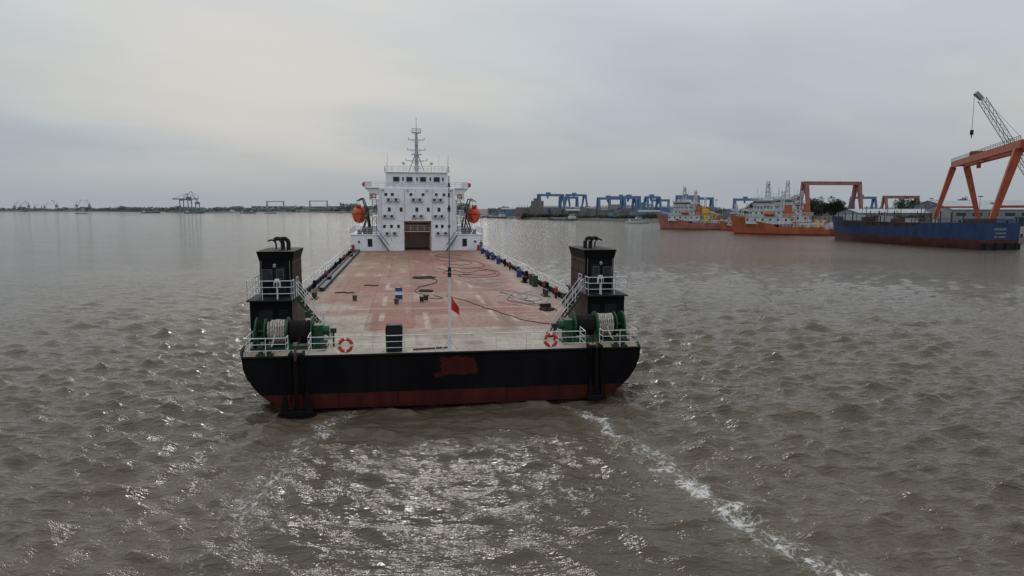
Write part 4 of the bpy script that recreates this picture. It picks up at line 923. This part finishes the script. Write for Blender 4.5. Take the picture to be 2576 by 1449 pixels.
def support_vessel(x,y,rz,L,hm,label,crane=False,seed=1,zs=.9):
    r_=random.Random(seed); e=empty('support_vessel',label,'ship',(x,y,0),rz,'offshore support vessels moored at the quay'); e.scale=(1,1,zs)
    B=L*.25; b2=B/2
    mb=MB(); mb.loft(hull_loft(L,B,[(0,2.2),(.5,2.3),(.56,4.2),(.8,5.8),(1,8.0)],-1.2,.10,2.0,.95)); mb.build('hull',hm,e,smooth=True)
    for sy in (-1,1): mb=MB(); y0,y1=sorted((sy*b2*.93,sy*b2*.99)); mb.box(L*.05,L*.52,y0,y1,2.2,3.1); mb.build('bulwark',hm,e)
    tiers=[(.40,.86,.84,4.2,7.2),(.48,.83,.74,7.2,9.6),(.56,.79,.62,9.6,11.6)]
    mb=MB()
    for a,c_,w_,z0,z1 in tiers:
        mb.box(L*a,L*c_,-b2*w_,b2*w_,z0,z1); mb.box(L*(a-.02),L*(c_+.01),-b2*(w_+.06),b2*(w_+.06),z1,z1+.14)
    mb.prism([(L*.60,11.7),(L*.78,11.7),(L*.80,13.8),(L*.60,13.8)],-b2*.62,b2*.62,'y'); mb.box(L*.58,L*.81,-b2*.70,b2*.70,13.8,14.0)
    sp=mb.build('superstructure',M_vw,e,bevel=.05)
    mb=MB(); mb.box(L*.598,L*.797,-b2*.624,b2*.624,12.6,13.4); mb.build('bridge_window_band',M_glass,sp)
    for a,c_,w_,z0,z1 in tiers:
        zz=(z0+z1)/2+.3
        for k in range(6):
            xx=L*(a+.03+(c_-a-.06)*k/5); yy=b2*(w_+.004); mb=MB(); mb.box(xx,xx+.7,yy-.03,yy+.03,zz-.4,zz+.4); mb.build('window',M_glass,sp)
        for k in range(4):
            xx=L*a; mb=MB(); mb.box(xx-.04,xx+.04,-b2*.5+k*b2*.33-.35,-b2*.5+k*b2*.33+.35,zz-.4,zz+.4); mb.build('window',M_glass,sp)
    for sy in (-1,1):
        mb=MB(); y0,y1=sorted((sy*b2*.4,sy*b2*.7)); mb.box(L*.42,L*.47,y0,y1,7.3,11.4); mb.box(L*.425,L*.465,y0+.1,y1-.1,11.4,12.1); mb.build('funnel',M_vo,e,bevel=.05)
    mb=MB(); lattice(mb,(L*.66,0,14.0),(L*.66,0,21.8),1.8,7,.12,.9)
    for zz in (16,17.8,19.4,21): mb.cbox((L*.66,0,zz),(.3,3.8,.18)); mb.cbox((L*.66,0,zz-.5),(2.0,1.8,.12))
    for q in range(3): mb.cyl((L*.66,-1.5+q*1.5,19.5),(L*.66,-1.5+q*1.5,20.5),.32,.28,8)
    mb.build('mast',M_vw,e)
    mb=MB(); lattice(mb,(L*.50,0,9.7),(L*.50,0,17.5),1.3,7,.11,.7); mb.cbox((L*.5,0,16),(.3,3,.2)); mb.build('mast',M_vw,e)
    for k in range(8):
        xx,yy=L*.56+k*1.1,r_.uniform(-2.5,2.5); mb=MB(); mb.cyl((xx,yy,13.9),(xx,yy,16+4*r_.random()),.07,None,5); mb.build('antenna',M_grey,e)
    mb=MB(); mb.cyl((L*.74,0,14.0),(L*.74,0,14.6),.5,.6,12); mb.cyl((L*.74,0,14.6),(L*.74,0,15.3),.6,.2,12); mb.build('radar_dome',M_vw,e,smooth=True)
    for zz,a,c_,yy in ((7.35,.38,.86,.86),(9.75,.46,.84,.78),(11.75,.54,.80,.66),(14.0,.58,.81,.7)):
        mb=MB(); mb.rail([(L*c_,-b2*yy,zz),(L*a,-b2*yy,zz),(L*a,b2*yy,zz),(L*c_,b2*yy,zz),(L*c_,-b2*yy,zz)],1.0,2,1.6,.055); mb.build('railing',M_vw,e)
    mb=MB(); mb.rail([(L*.5,-b2*.9,3.0),(.3,-b2*.88,3.0),(.3,b2*.88,3.0),(L*.5,b2*.9,3.0)],1.5,3,1.3,.08); mb.build('cargo_rail',M_vw,e)
    mb=MB(); mb.rail([(L*.85,-b2*.5,7.0),(L*1.02,0,8.0),(L*.85,b2*.5,7.0)],1.0,2,2,.05); mb.build('bow_railing',M_vw,e)
    for k in range(12): 
        xx=L*(.04+.033*k); h_=1.0+2.2*r_.random(); yy=r_.uniform(-1,1)*b2*.6; mb=MB(); mb.cbox((xx,yy,2.2+h_/2),(1.3,1.4,h_)); mb.cbox((xx,yy,2.2+h_+.1),(.6,.7,.3)); mb.build('deck_gear',(M_vw,M_vo,M_stage,M_yel,M_vo,M_dgreen)[k%6],e,bevel=.05)
    for k in range(3):
        xx=L*(.1+.12*k); mb=MB(); mb.cyl((xx,b2*.7,2.3),(xx+.6,b2*.5,6.5+2*r_.random()),.14,.09,6); mb.build('derrick_post',M_vo,e)
    if crane:
        mb=MB(); mb.cyl((L*.34,b2*.4,2.3),(L*.34,b2*.4,8.5),.9,.8,12); mb.cbox((L*.34,b2*.4,9.3),(2.4,2.2,2.0)); mb.strut((L*.34,b2*.4,9.6),(L*.16,b2*.1,7.5),1.0,.5); mb.strut((L*.16,b2*.1,7.5),(L*.24,0,5.0),.5,.4); mb.build('deck_crane',M_yel,e,bevel=.08)
    for sy in (-1,1): mb=MB(); mb.cyl((L*.56,sy*b2*.93,8.4),(L*.66,sy*b2*.93,8.4),.75,None,10); mb.build('rescue_boat',M_vo,e)
    return e
M_vw=paint('vessel_white',(.54,.56,.58),.6,.3,.8,rust=.3,rustcol=(.28,.22,.18))
M_vo=paint('vessel_orange',(.42,.12,.05),.55,.25,.8)
Ho=hullmat('orange_hull_paint',(.44,.12,.05),(.22,.04,.03),.5,.4); Hp=hullmat('salmon_hull_paint',(.40,.155,.125),(.28,.06,.045),.5,.4)
support_vessel(120,262,R(147),36,Ho,'orange hulled support vessel with white superstructure alongside another',seed=1,zs=.95)
support_vessel(136.5,284,R(150),36,Ho,'orange hulled support vessel with white superstructure moored outside',seed=3,zs=1.0)
support_vessel(103,330,R(148),34,Hp,'faded salmon hulled support vessel with yellow deck crane',crane=True,seed=5,zs=.95)
support_vessel(113,352,R(150),32,Hp,'salmon hulled support vessel moored behind its sister ship',seed=7)
support_vessel(114,318,R(158),18,Ho,'small orange tug packed beside the salmon support vessel',seed=9,zs=.55)
e=empty('work_barge','low orange work barge with white fender rail','barge',(136,258,0),R(165))
mb=MB(); mb.loft(hull_loft(22,5.5,[(0,1.9),(.6,2.0),(1,2.9)],-.8,.06,2.5,.9)); mb.build('hull',Ho,e,smooth=True)
mb=MB(); mb.box(3,7,-1.6,1.6,1.9,4.0); mb.build('cabin',M_vw,e)
for sy in (-1,1): mb=MB(); mb.rail([(9,sy*2.4,1.9),(19,sy*2.0,2.1)],1.1,2,1.5,.09); mb.build('fender_rail',M_vw,e)
mb=MB(); mb.box(2.9,7.1,-1.4,1.4,3.0,3.6); mb.build('window',M_glass,e)

M_blk=paint('block_brown',haze_tint((.11,.065,.05),.30),.85,.4,.3)
e=empty('ship_hull_block','rusty brown half built ship section on the slipway','ship',(18,668,2.1),R(200))
mb=MB(); mb.loft([[(x,y*w_,z) for (y,z) in ((-6,9),(-6,0),(6,0),(6,9))] for x,w_ in ((-12,.9),(0,1),(10,.8),(15,.2))]); mb.box(-11,-2,-5,5,9,15); mb.box(-9,-4,-3.5,3.5,15,17.5)
mb.build('hull_plating',M_blk,e)
for k in range(8): mb=MB(); mb.strut((-11+k*3,-6.5,0),(-11+k*3,-6.5,11),.3); mb.build('scaffold_pole',M_stage,e)
e=empty('ship_hull_block','dark half built hull on the berth under blue cranes','ship',(78,625,2.1),R(195))
mb=MB(); mb.loft([[(x,y*w_,z*h_) for (y,z) in ((-6,9),(-6,0),(6,0),(6,9))] for x,w_,h_ in ((-20,.9,.8),(-4,1,.75),(10,.8,.85),(18,.2,1.1))]); mb.build('hull_plating',M_blk,e)
mb=MB(); mb.box(-18,-10,-5,5,7.1,11.5); mb.build('deckhouse',paint('primer_grey',haze_tint((.2,.2,.2),.3),.8,.3,.3),e)
def shed(x,y,rz,L,W,h,wall,roof,label,bays=8,z0=2.1,name='warehouse'):
    e=empty(name,label,'building',(x,y,z0),rz,'shipyard sheds')
    mb=MB(); mb.box(-L/2,L/2,-W/2,W/2,0,h); mb.prism([(-W/2,h),(W/2,h),(0,h+W*.09)],-L/2,L/2,'x'); 
    for k in range(bays+1): xx=-L/2+k*L/bays; mb.box(xx-.15,xx+.15,-W/2-.12,-W/2,0,h)
    mb.build('wall',wall,e)
    mb=MB(); 
    for sy in (-1,1): mb.add([(-L/2-.4,0,h+W*.09+.1),(L/2+.4,0,h+W*.09+.1),(L/2+.4,sy*(W/2+.5),h),(-L/2-.4,sy*(W/2+.5),h)],[(0,1,2,3)])
    mb.build('roof',roof,e)
    for k in range(bays): 
        xx=-L/2+(k+.5)*L/bays; mb=MB(); mb.box(xx-L/bays*.3,xx+L/bays*.3,-W/2-.06,-W/2-.01,h*.6,h*.8); mb.build('window',M_fan,e)
    mb=MB(); mb.box(-L*.12,-L*.12+4,-W/2-.08,-W/2-.02,0,h*.55); mb.build('door',M_dblue,e)
    return e
W_g=paint('shed_wall_grey',(.21,.23,.25),.7,.25,.3); W_r=paint('shed_roof_pale',(.34,.36,.38),.6,.2,.3); W_b=paint('shed_wall_blue',haze_tint((.04,.10,.2),.42),.6,.2,.3); W_d=paint('shed_wall_dark',haze_tint((.06,.055,.05),.36),.8,.3,.3)
shed(238,330,R(-6),70,26,7.5,W_g,W_r,'long grey shipyard shed with pale roof',10)
shed(190,350,R(4),46,20,5.8,W_g,W_r,'low grey workshop with pale roof near quay')
shed(300,430,R(0),90,30,10,W_d,W_r,'wide shipyard hall with pale pitched roof',12)
shed(164,470,R(10),40,18,6,W_d,W_g,'dark workshop behind the quay')
shed(70,650,R(12),44,16,6,W_d,W_g,'dark low berth workshop near blue cranes')
shed(120,620,R(8),50,16,5,W_b,W_g,'low blue walled workshop by the berth')
shed(140,560,R(20),40,14,5,W_d,W_g,'dark low workshop near the riverbank')
shed(10,800,R(20),50,18,7,W_d,W_g,'dark riverside shed beside the slipway')
shed(90,700,R(10),60,16,8,W_d,W_d,'long dark assembly hall behind blue cranes')
shed(165,720,R(5),60,18,9,W_b,W_g,'blue assembly hall behind the berth')
shed(40,760,R(15),40,18,9,W_b,W_d,'blue assembly hall near the slipway')
shed(230,560,R(2),60,18,8,W_d,W_g,'dark hall behind the trees')
shed(-430,1900,R(5),110,30,14,paint('far_wall',haze_tint((.4,.4,.4),.5),.7,.1,.1),paint('far_roof',haze_tint((.5,.5,.5),.5),.7,.1,.1),'distant pale warehouse on the far bank')
shed(-830,2450,R(0),150,30,16,W_r,W_r,'distant pale warehouse on the far bank')
shed(-640,2440,R(0),110,30,14,W_g,W_g,'distant grey warehouse on the far bank')
e=empty('storage_silo','blue storage silo standing among shipyard sheds','silo',(222,292,2.1)); mb=MB(); mb.cyl((0,0,0),(0,0,6.5),2,None,20); mb.cyl((0,0,6.5),(0,0,7.6),2,.4,20); mb.build('shell',M_blue,e,smooth=True)
mb=MB(); mb.rail([(2.1,-.3,0),(2.1,.3,0)],7,14,.6,.05); mb.build('ladder',M_rail,e)
mb=MB()
for k in range(30): mb.cyl((145+.04*k,150+k*3.8,-1),(145+.04*k,150+k*3.8,2.9),.35,None,8)
o=mb.build('quay_fender_piles',M_stage); o["kind"]="structure"
M_cl=[M_stage,W_g,M_gb,M_gr,M_steelr,W_d]
r_=random.Random(11)
for k in range(80):
    if k<46: yy=230+270*r_.random()
    else: yy=500+300*r_.random()
    xx=np.interp(yy,[230,296,345,400,495,575,640,800],[152,156,128,118,106,70,26,-32])+4+r_.random()*(26 if k<46 else 40)
    q_=1 if k<46 else 1.7
    L_,W_,h_=q_*r_.uniform(3,9),q_*r_.uniform(2,3),q_*r_.uniform(1.5,4.5)
    mb=MB(); mb.box(-L_/2,L_/2,-W_/2,W_/2,.2,h_)
    for q in range(int(L_)): mb.box(-L_/2+q+.2,-L_/2+q+.4,-W_/2-.08,-W_/2,.2,h_)
    for q in (-.4,.4): mb.box(L_*q-.2,L_*q+.2,-W_/2,W_/2,0,.2)
    o=mb.build('storage_container',M_cl[k%6] if k<46 else (W_d,W_b,M_blk,M_gb)[k%4],bevel=.04); tag(o,'weathered steel storage box stacked on the yard quay','container','storage boxes on the quay'); o.location=(xx,yy,2.1); o.rotation_euler=(0,0,r_.random()*3)
for (xx,yy) in [(160,300),(165,330),(140,345),(150,390),(125,430),(200,300),(180,330),(118,480),(215,360)]:
    e=empty('light_pole','grey shipyard floodlight pole','light pole',(xx,yy,2.1),0,'shipyard light poles')
    mb=MB(); mb.cyl((0,0,0),(0,0,13),.18,.09,8); mb.build('pole',M_lat,e); mb=MB(); mb.box(-1,1,-.2,.2,12.8,13.3); mb.build('lamp_head',M_lat,e)

M_fr=paint('far_crane_red',haze_tint((.30,.08,.06),.55),.7,.1,.1); M_fb=paint('far_crane_blue',haze_tint((.05,.11,.2),.45),.7,.1,.1)
def portal_crane(x,y,rz,s,mt):
    e=empty('portal_crane','distant red luffing portal crane on the far bank','crane',(x,y,2.1),rz,'luffing cranes on the far bank'); e.scale=(s,s,s)
    mb=MB()
    for a in (-4,4):
        for b_ in (-4,4): mb.strut((a,b_,0),(a*.4,b_*.4,12),1.0)
    mb.box(-2.5,2.5,-2.5,2.5,11,13); mb.build('portal',mt,e)
    mb=MB(); mb.box(-5,3,-2,2,13,17); mb.strut((0,0,17),(-1,0,25),1.0); mb.build('machinery_house',mt,e)
    mb=MB(); mb.strut((2,0,15),(13,0,33),1.1,.7); mb.strut((-1,0,25),(13,0,33),.5); mb.strut((-1,0,25),(-5,0,17),.5); mb.strut((13,0,33),(20,0,28),.8,.5); mb.cyl((20,0,28),(20,0,16),.15,None,4); mb.build('boom',mt,e)
    return e
pc=portal_crane(-1600,2520,0,1.0,M_fr)
for (x_,s,rz) in ((-1779,.9,.4),(-1750,1.1,2.8),(-1692,.9,.2),(-1649,1.15,3.0),(-1575,1.2,.3),(-1530,1.2,2.6),(-1728,.8,1.0),(-1704,.7,2.0)):
    copy_thing(pc,(x_,2540,2.1),rz,s)
pc.location=(-1815,2560,2.1)
e=empty('container_crane','distant blue grey container crane on a pier','crane',(-725,1560,3.0),0); mb=MB()
for a in (-9,9):
    for b_ in (-9,9): mb.strut((a,b_,0),(a,b_,27),1.6)
for b_ in (-9,9): mb.box(-9,9,b_-.7,b_+.7,9,10.5); mb.box(-10,10,b_-.7,b_+.7,25,27)
for a in (-9,9): mb.box(a-.7,a+.7,-9,9,24,25.5)
mb.build('portal',M_fb,e)
mb=MB(); mb.box(-28,26,-2.5,2.5,26.5,29); mb.strut((-28,0,28),(-30,0,29),1); mb.build('main_girder',M_fb,e)
mb=MB(); mb.strut((7,0,29),(4,0,40),1.2); mb.strut((-6,0,29),(4,0,40),1.0); mb.strut((4,0,40),(26,0,29),.6); mb.strut((4,0,40),(-28,0,29),.6); mb.build('apex_frame',M_fb,e)
mb=MB(); mb.box(2,12,-3,3,29,33); mb.build('machinery_house',M_fb,e)
e=empty('container_crane','distant blue grey luffing crane on a pier','crane',(-690,1540,3.0),R(20)); mb=MB()
for a in (-6,6):
    for b_ in (-6,6): mb.strut((a,b_,0),(a*.5,b_*.5,16),1.4)
mb.box(-5,5,-4,4,16,21); mb.build('portal',M_fb,e); mb=MB(); mb.strut((0,0,20),(-12,0,44),1.6,.8); mb.strut((0,0,20),(3,0,33),1.0); mb.strut((3,0,33),(-12,0,44),.5); mb.strut((-12,0,44),(-20,0,36),.8); mb.build('boom',M_fb,e)
mb=MB(); mb.box(-45,60,-14,14,1.8,3.0)
for k in range(16): 
    for yy in (-13,13): mb.cyl((-42+k*6.6,yy,-1),(-42+k*6.6,yy,1.8),.8,None,8)
o=mb.build('pier',W_d); tag(o,'dark concrete pier on piles carrying cranes','pier'); o.location=(-715,1550,0)
M_fg=paint('far_grey',haze_tint((.3,.32,.34),.9),.7,.1,.1)  # mostly haze colour painted in for distance
for (x_,y_) in ((-742,2200),(-579,2100)):
    gantry('gantry_crane',x_,y_,0,52,31,16,M_fg,'distant pale goliath crane above the far bank',2.6,group='distant gantry cranes on the far bank',leg=2.0,rails=False,trolley=False)

def river_barge(x,y,rz,L,hm,label,cargo=True):
    e=empty('river_barge',label,'barge',(x,y,0),rz,'barges on the river')
    mb=MB(); mb.loft(hull_loft(L,L*.2,[(0,L*.05),(.7,L*.045),(1,L*.075)],-1,.05,3,.95)); mb.build('hull',hm,e,smooth=True)
    mb=MB(); mb.box(L*.05,L*.19,-L*.07,L*.07,L*.05,L*.11); mb.box(L*.08,L*.16,-L*.055,L*.055,L*.11,L*.155); mb.build('wheelhouse',M_vw,e)
    mb=MB(); mb.box(L*.075,L*.165,-L*.056,L*.056,L*.125,L*.143); mb.build('window',M_glass,e)
    if cargo: mb=MB(); mb.prism([(-L*.08,L*.045),(L*.08,L*.045),(L*.05,L*.07),(-L*.05,L*.07)],L*.25,L*.85,'x'); mb.build('cargo_hatch',W_d,e)
    for a in (.12,.93): mb=MB(); mb.cyl((L*a,0,L*.06),(L*a,0,L*(.24 if a<.5 else .13)),L*.004,None,5); mb.build('mast',M_dark,e)
    return e
Hd=hullmat('dark_barge_paint',haze_tint((.05,.05,.055),.30),haze_tint((.2,.06,.05),.35),.6,.3); Hb=hullmat('blue_barge_paint',haze_tint((.03,.08,.2),.25),(.15,.05,.04),.6); Hw=hullmat('white_boat_paint',(.6,.62,.64),(.15,.15,.2),.3,.3)
for (x,y_,L,hm,rz,lab) in ((-840,1350,20,Hd,R(5),'small dark motor barge on open water'),(-782,1480,38,Hd,R(0),'dark river barge with white wheelhouse'),(-663,1420,38,Hd,R(3),'dark river barge with white wheelhouse'),(-543,1400,30,Hd,R(8),'dark river barge with white wheelhouse'),(-488,1380,24,Hd,R(2),'small dark motor barge on open water'),(-1401,2000,16,Hd,R(30),'small dark motor barge on open water'),(-35,760,26,Hb,R(60),'blue hulled river ship with white wheelhouse'),(-628,1700,34,Hd,R(170),'dark river barge near far bank'),(52,575,34,Hd,R(128),'dark river barge with white wheelhouse moored at the bank'),(-8,700,36,Hd,R(120),'dark river barge with white wheelhouse moored at the bank')):
    river_barge(x,y_,rz,L,hm,lab)
river_barge(-600,1520,R(185),55,Hw,'white hulled ship moored near the pier',False)
e=empty('passenger_boat','small white passenger boat near the bank','boat',(78,478,0),R(12))
mb=MB(); mb.loft(hull_loft(17,4.2,[(0,1.2),(.6,1.3),(1,2.0)],-.6,.08,2.2,.9)); mb.build('hull',Hw,e,smooth=True)
mb=MB(); mb.box(2,11,-1.6,1.6,1.2,2.9); mb.box(7,10.5,-1.3,1.3,2.9,4.2); mb.cyl((8,0,4.2),(8,0,6),.06,None,5); mb.build('cabin',M_vw,e)
mb=MB(); mb.box(2.5,10.5,-1.63,1.63,1.9,2.5); mb.build('window',M_glass,e)
mb=MB(); mb.box(7.2,10.53,-1.32,1.32,3.3,3.9); mb.build('window',M_glass,e)

def leafmat(name,a,b_):
    m,nt,bs_=newmat(name); c=mix(nt,ramp(nt,noise(nt,.6,4),[(.35,0.0),(.65,1.0)]),a,b_); nt.links.new(c,bs_.inputs['Base Color']); bs_.inputs['Roughness'].default_value=.8; return m
M_leaf=leafmat('leaf_green',(.020,.030,.018),(.048,.062,.034)); M_leaff=leafmat('leaf_far',haze_tint((.05,.06,.04),.40),haze_tint((.08,.10,.06),.50)); M_leafm=leafmat('leaf_mid',haze_tint((.04,.05,.03),.26),haze_tint((.07,.09,.05),.28)); M_bark=paint('bark',(.09,.07,.05),.9,.3,1)
def tree_mesh(seed,h=12,w_=5.5):
    r_=random.Random(seed); e=empty('tree','leafy dark green tree standing behind the quay','tree',(0,0,2.1),0,'trees along the bank')
    mb=MB(); mb.cyl((0,0,0),(0,0,h*.45),.32,.2,8); limbs=[]
    for k in range(9):
        a=r_.random()*6.28; z0=h*(.2+.25*r_.random()); L=w_*(.4+.5*r_.random()); q=(L*math.cos(a),L*math.sin(a),z0+h*(.1+.4*r_.random())); mb.cyl((0,0,z0),q,.14,.04,6); limbs.append(q)
    mb.build('trunk',M_bark,e)
    mb=MB(); cl=[(q[0],q[1],q[2],1.4+r_.random()) for q in limbs]+[(r_.gauss(0,w_*.33),r_.gauss(0,w_*.33),h*(.45+.5*r_.random()),1.2+1.1*r_.random()) for _ in range(12)]
    for (cx_,cy_,cz_,cr) in cl:
        for _ in range(110):
            d=Vector((r_.gauss(0,1),r_.gauss(0,1),r_.gauss(0,1))); d.normalize(); p=Vector((cx_,cy_,cz_))+d*cr*(.5+.55*r_.random()); s_=.22+.22*r_.random()
            u=Vector((r_.gauss(0,1),r_.gauss(0,1),r_.gauss(0,1))).normalized(); v_=u.orthogonal().normalized()
            mb.add([p+u*s_,p+v_*s_*.6,p-u*s_,p-v_*s_*.6],[(0,1,2,3)])
    me=bpy.data.meshes.new('crown'); me.from_pydata(mb.v,[],mb.f); me.materials.append(M_leaf); o=bpy.data.objects.new('crown',me); COL.objects.link(o); o.parent=e
    return e
t1=tree_mesh(1,13,6); t2=tree_mesh(2,11,5)
t1.location=(172,440,2.1); t2.location=(165,452,2.1)
for k,(x,y,s) in enumerate(((190,432,1.1),(168,436,.95),(197,430,1.1),(160,470,1.0),(205,440,.9),(290,520,1.3),(300,530,1.2),(312,520,1.2),(345,540,1.2),(360,560,1.3),(150,455,.6),(128,500,.5),(120,520,.6),(240,520,1.1),(230,540,1.0),(215,375,.7),(262,380,.8),(380,560,1.2),(178,446,1.2),(184,428,1.2),(163,405,.95),(158,412,.9),(193,420,1.0),(90,590,.7),(100,580,.6),(132,540,.7))):
    copy_thing((t1,t2)[k%2],(x,y,2.1),k*1.3,s)
def treeline(x0,y0,x1,y1,h,n,mt,s,seed,name='far_woodland',dep=25):
    r_=np.random.RandomState(seed); mb=MB(); L=math.hypot(x1-x0,y1-y0); ph=r_.rand(6)*6
    for i in range(n):
        t=r_.rand(); hh_=h*(.62+.18*math.sin(t*L/37+ph[0])+.14*math.sin(t*L/13+ph[1])+.1*math.sin(t*L/5+ph[2]))
        z_=hh_*r_.rand()**.6; x=x0+(x1-x0)*t+r_.randn()*s; y=y0+(y1-y0)*t+(r_.rand()-.5)*dep
        u=Vector(r_.randn(3)).normalized(); v_=u.orthogonal().normalized(); ss_=s*(.6+.8*r_.rand()); p=Vector((x,y,z_))
        mb.add([p+u*ss_,p+v_*ss_*.7,p-u*ss_,p-v_*ss_*.7],[(0,1,2,3)])
    me=bpy.data.meshes.new(name); me.from_pydata(mb.v,[],mb.f); me.materials.append(mt); o=bpy.data.objects.new(name,me); COL.objects.link(o); o.location=(0,0,2.1); o["kind"]="stuff"; o["label"]="far hazy belt of riverside trees"
treeline(-3300,2620,-900,2350,13,6000,M_leaff,2.6,1)
treeline(-1400,2300,-480,1880,15,5000,M_leaff,2.4,2)
treeline(-490,1850,-180,1370,22,5000,M_leaff,2.2,3)
treeline(-200,1400,-60,1080,17,2500,M_leaff,2.0,4)
treeline(-30,900,90,760,10,3500,M_leafm,1.2,5)
treeline(60,800,330,700,11,6000,M_leafm,1.3,15)
treeline(120,540,260,500,6,3500,M_leafm,.9,16)
treeline(10,660,66,578,4,3000,M_leaf,.7,17,'bank_bushes',8)
treeline(68,580,104,500,4,2500,M_leaf,.5,6,'bank_bushes',8)
treeline(104,495,114,420,4,1500,M_leaf,.5,7,'bank_bushes',8)
treeline(100,1100,900,900,16,5000,M_leaff,2.0,8)
treeline(380,640,900,700,14,4000,M_leaff,1.6,9)
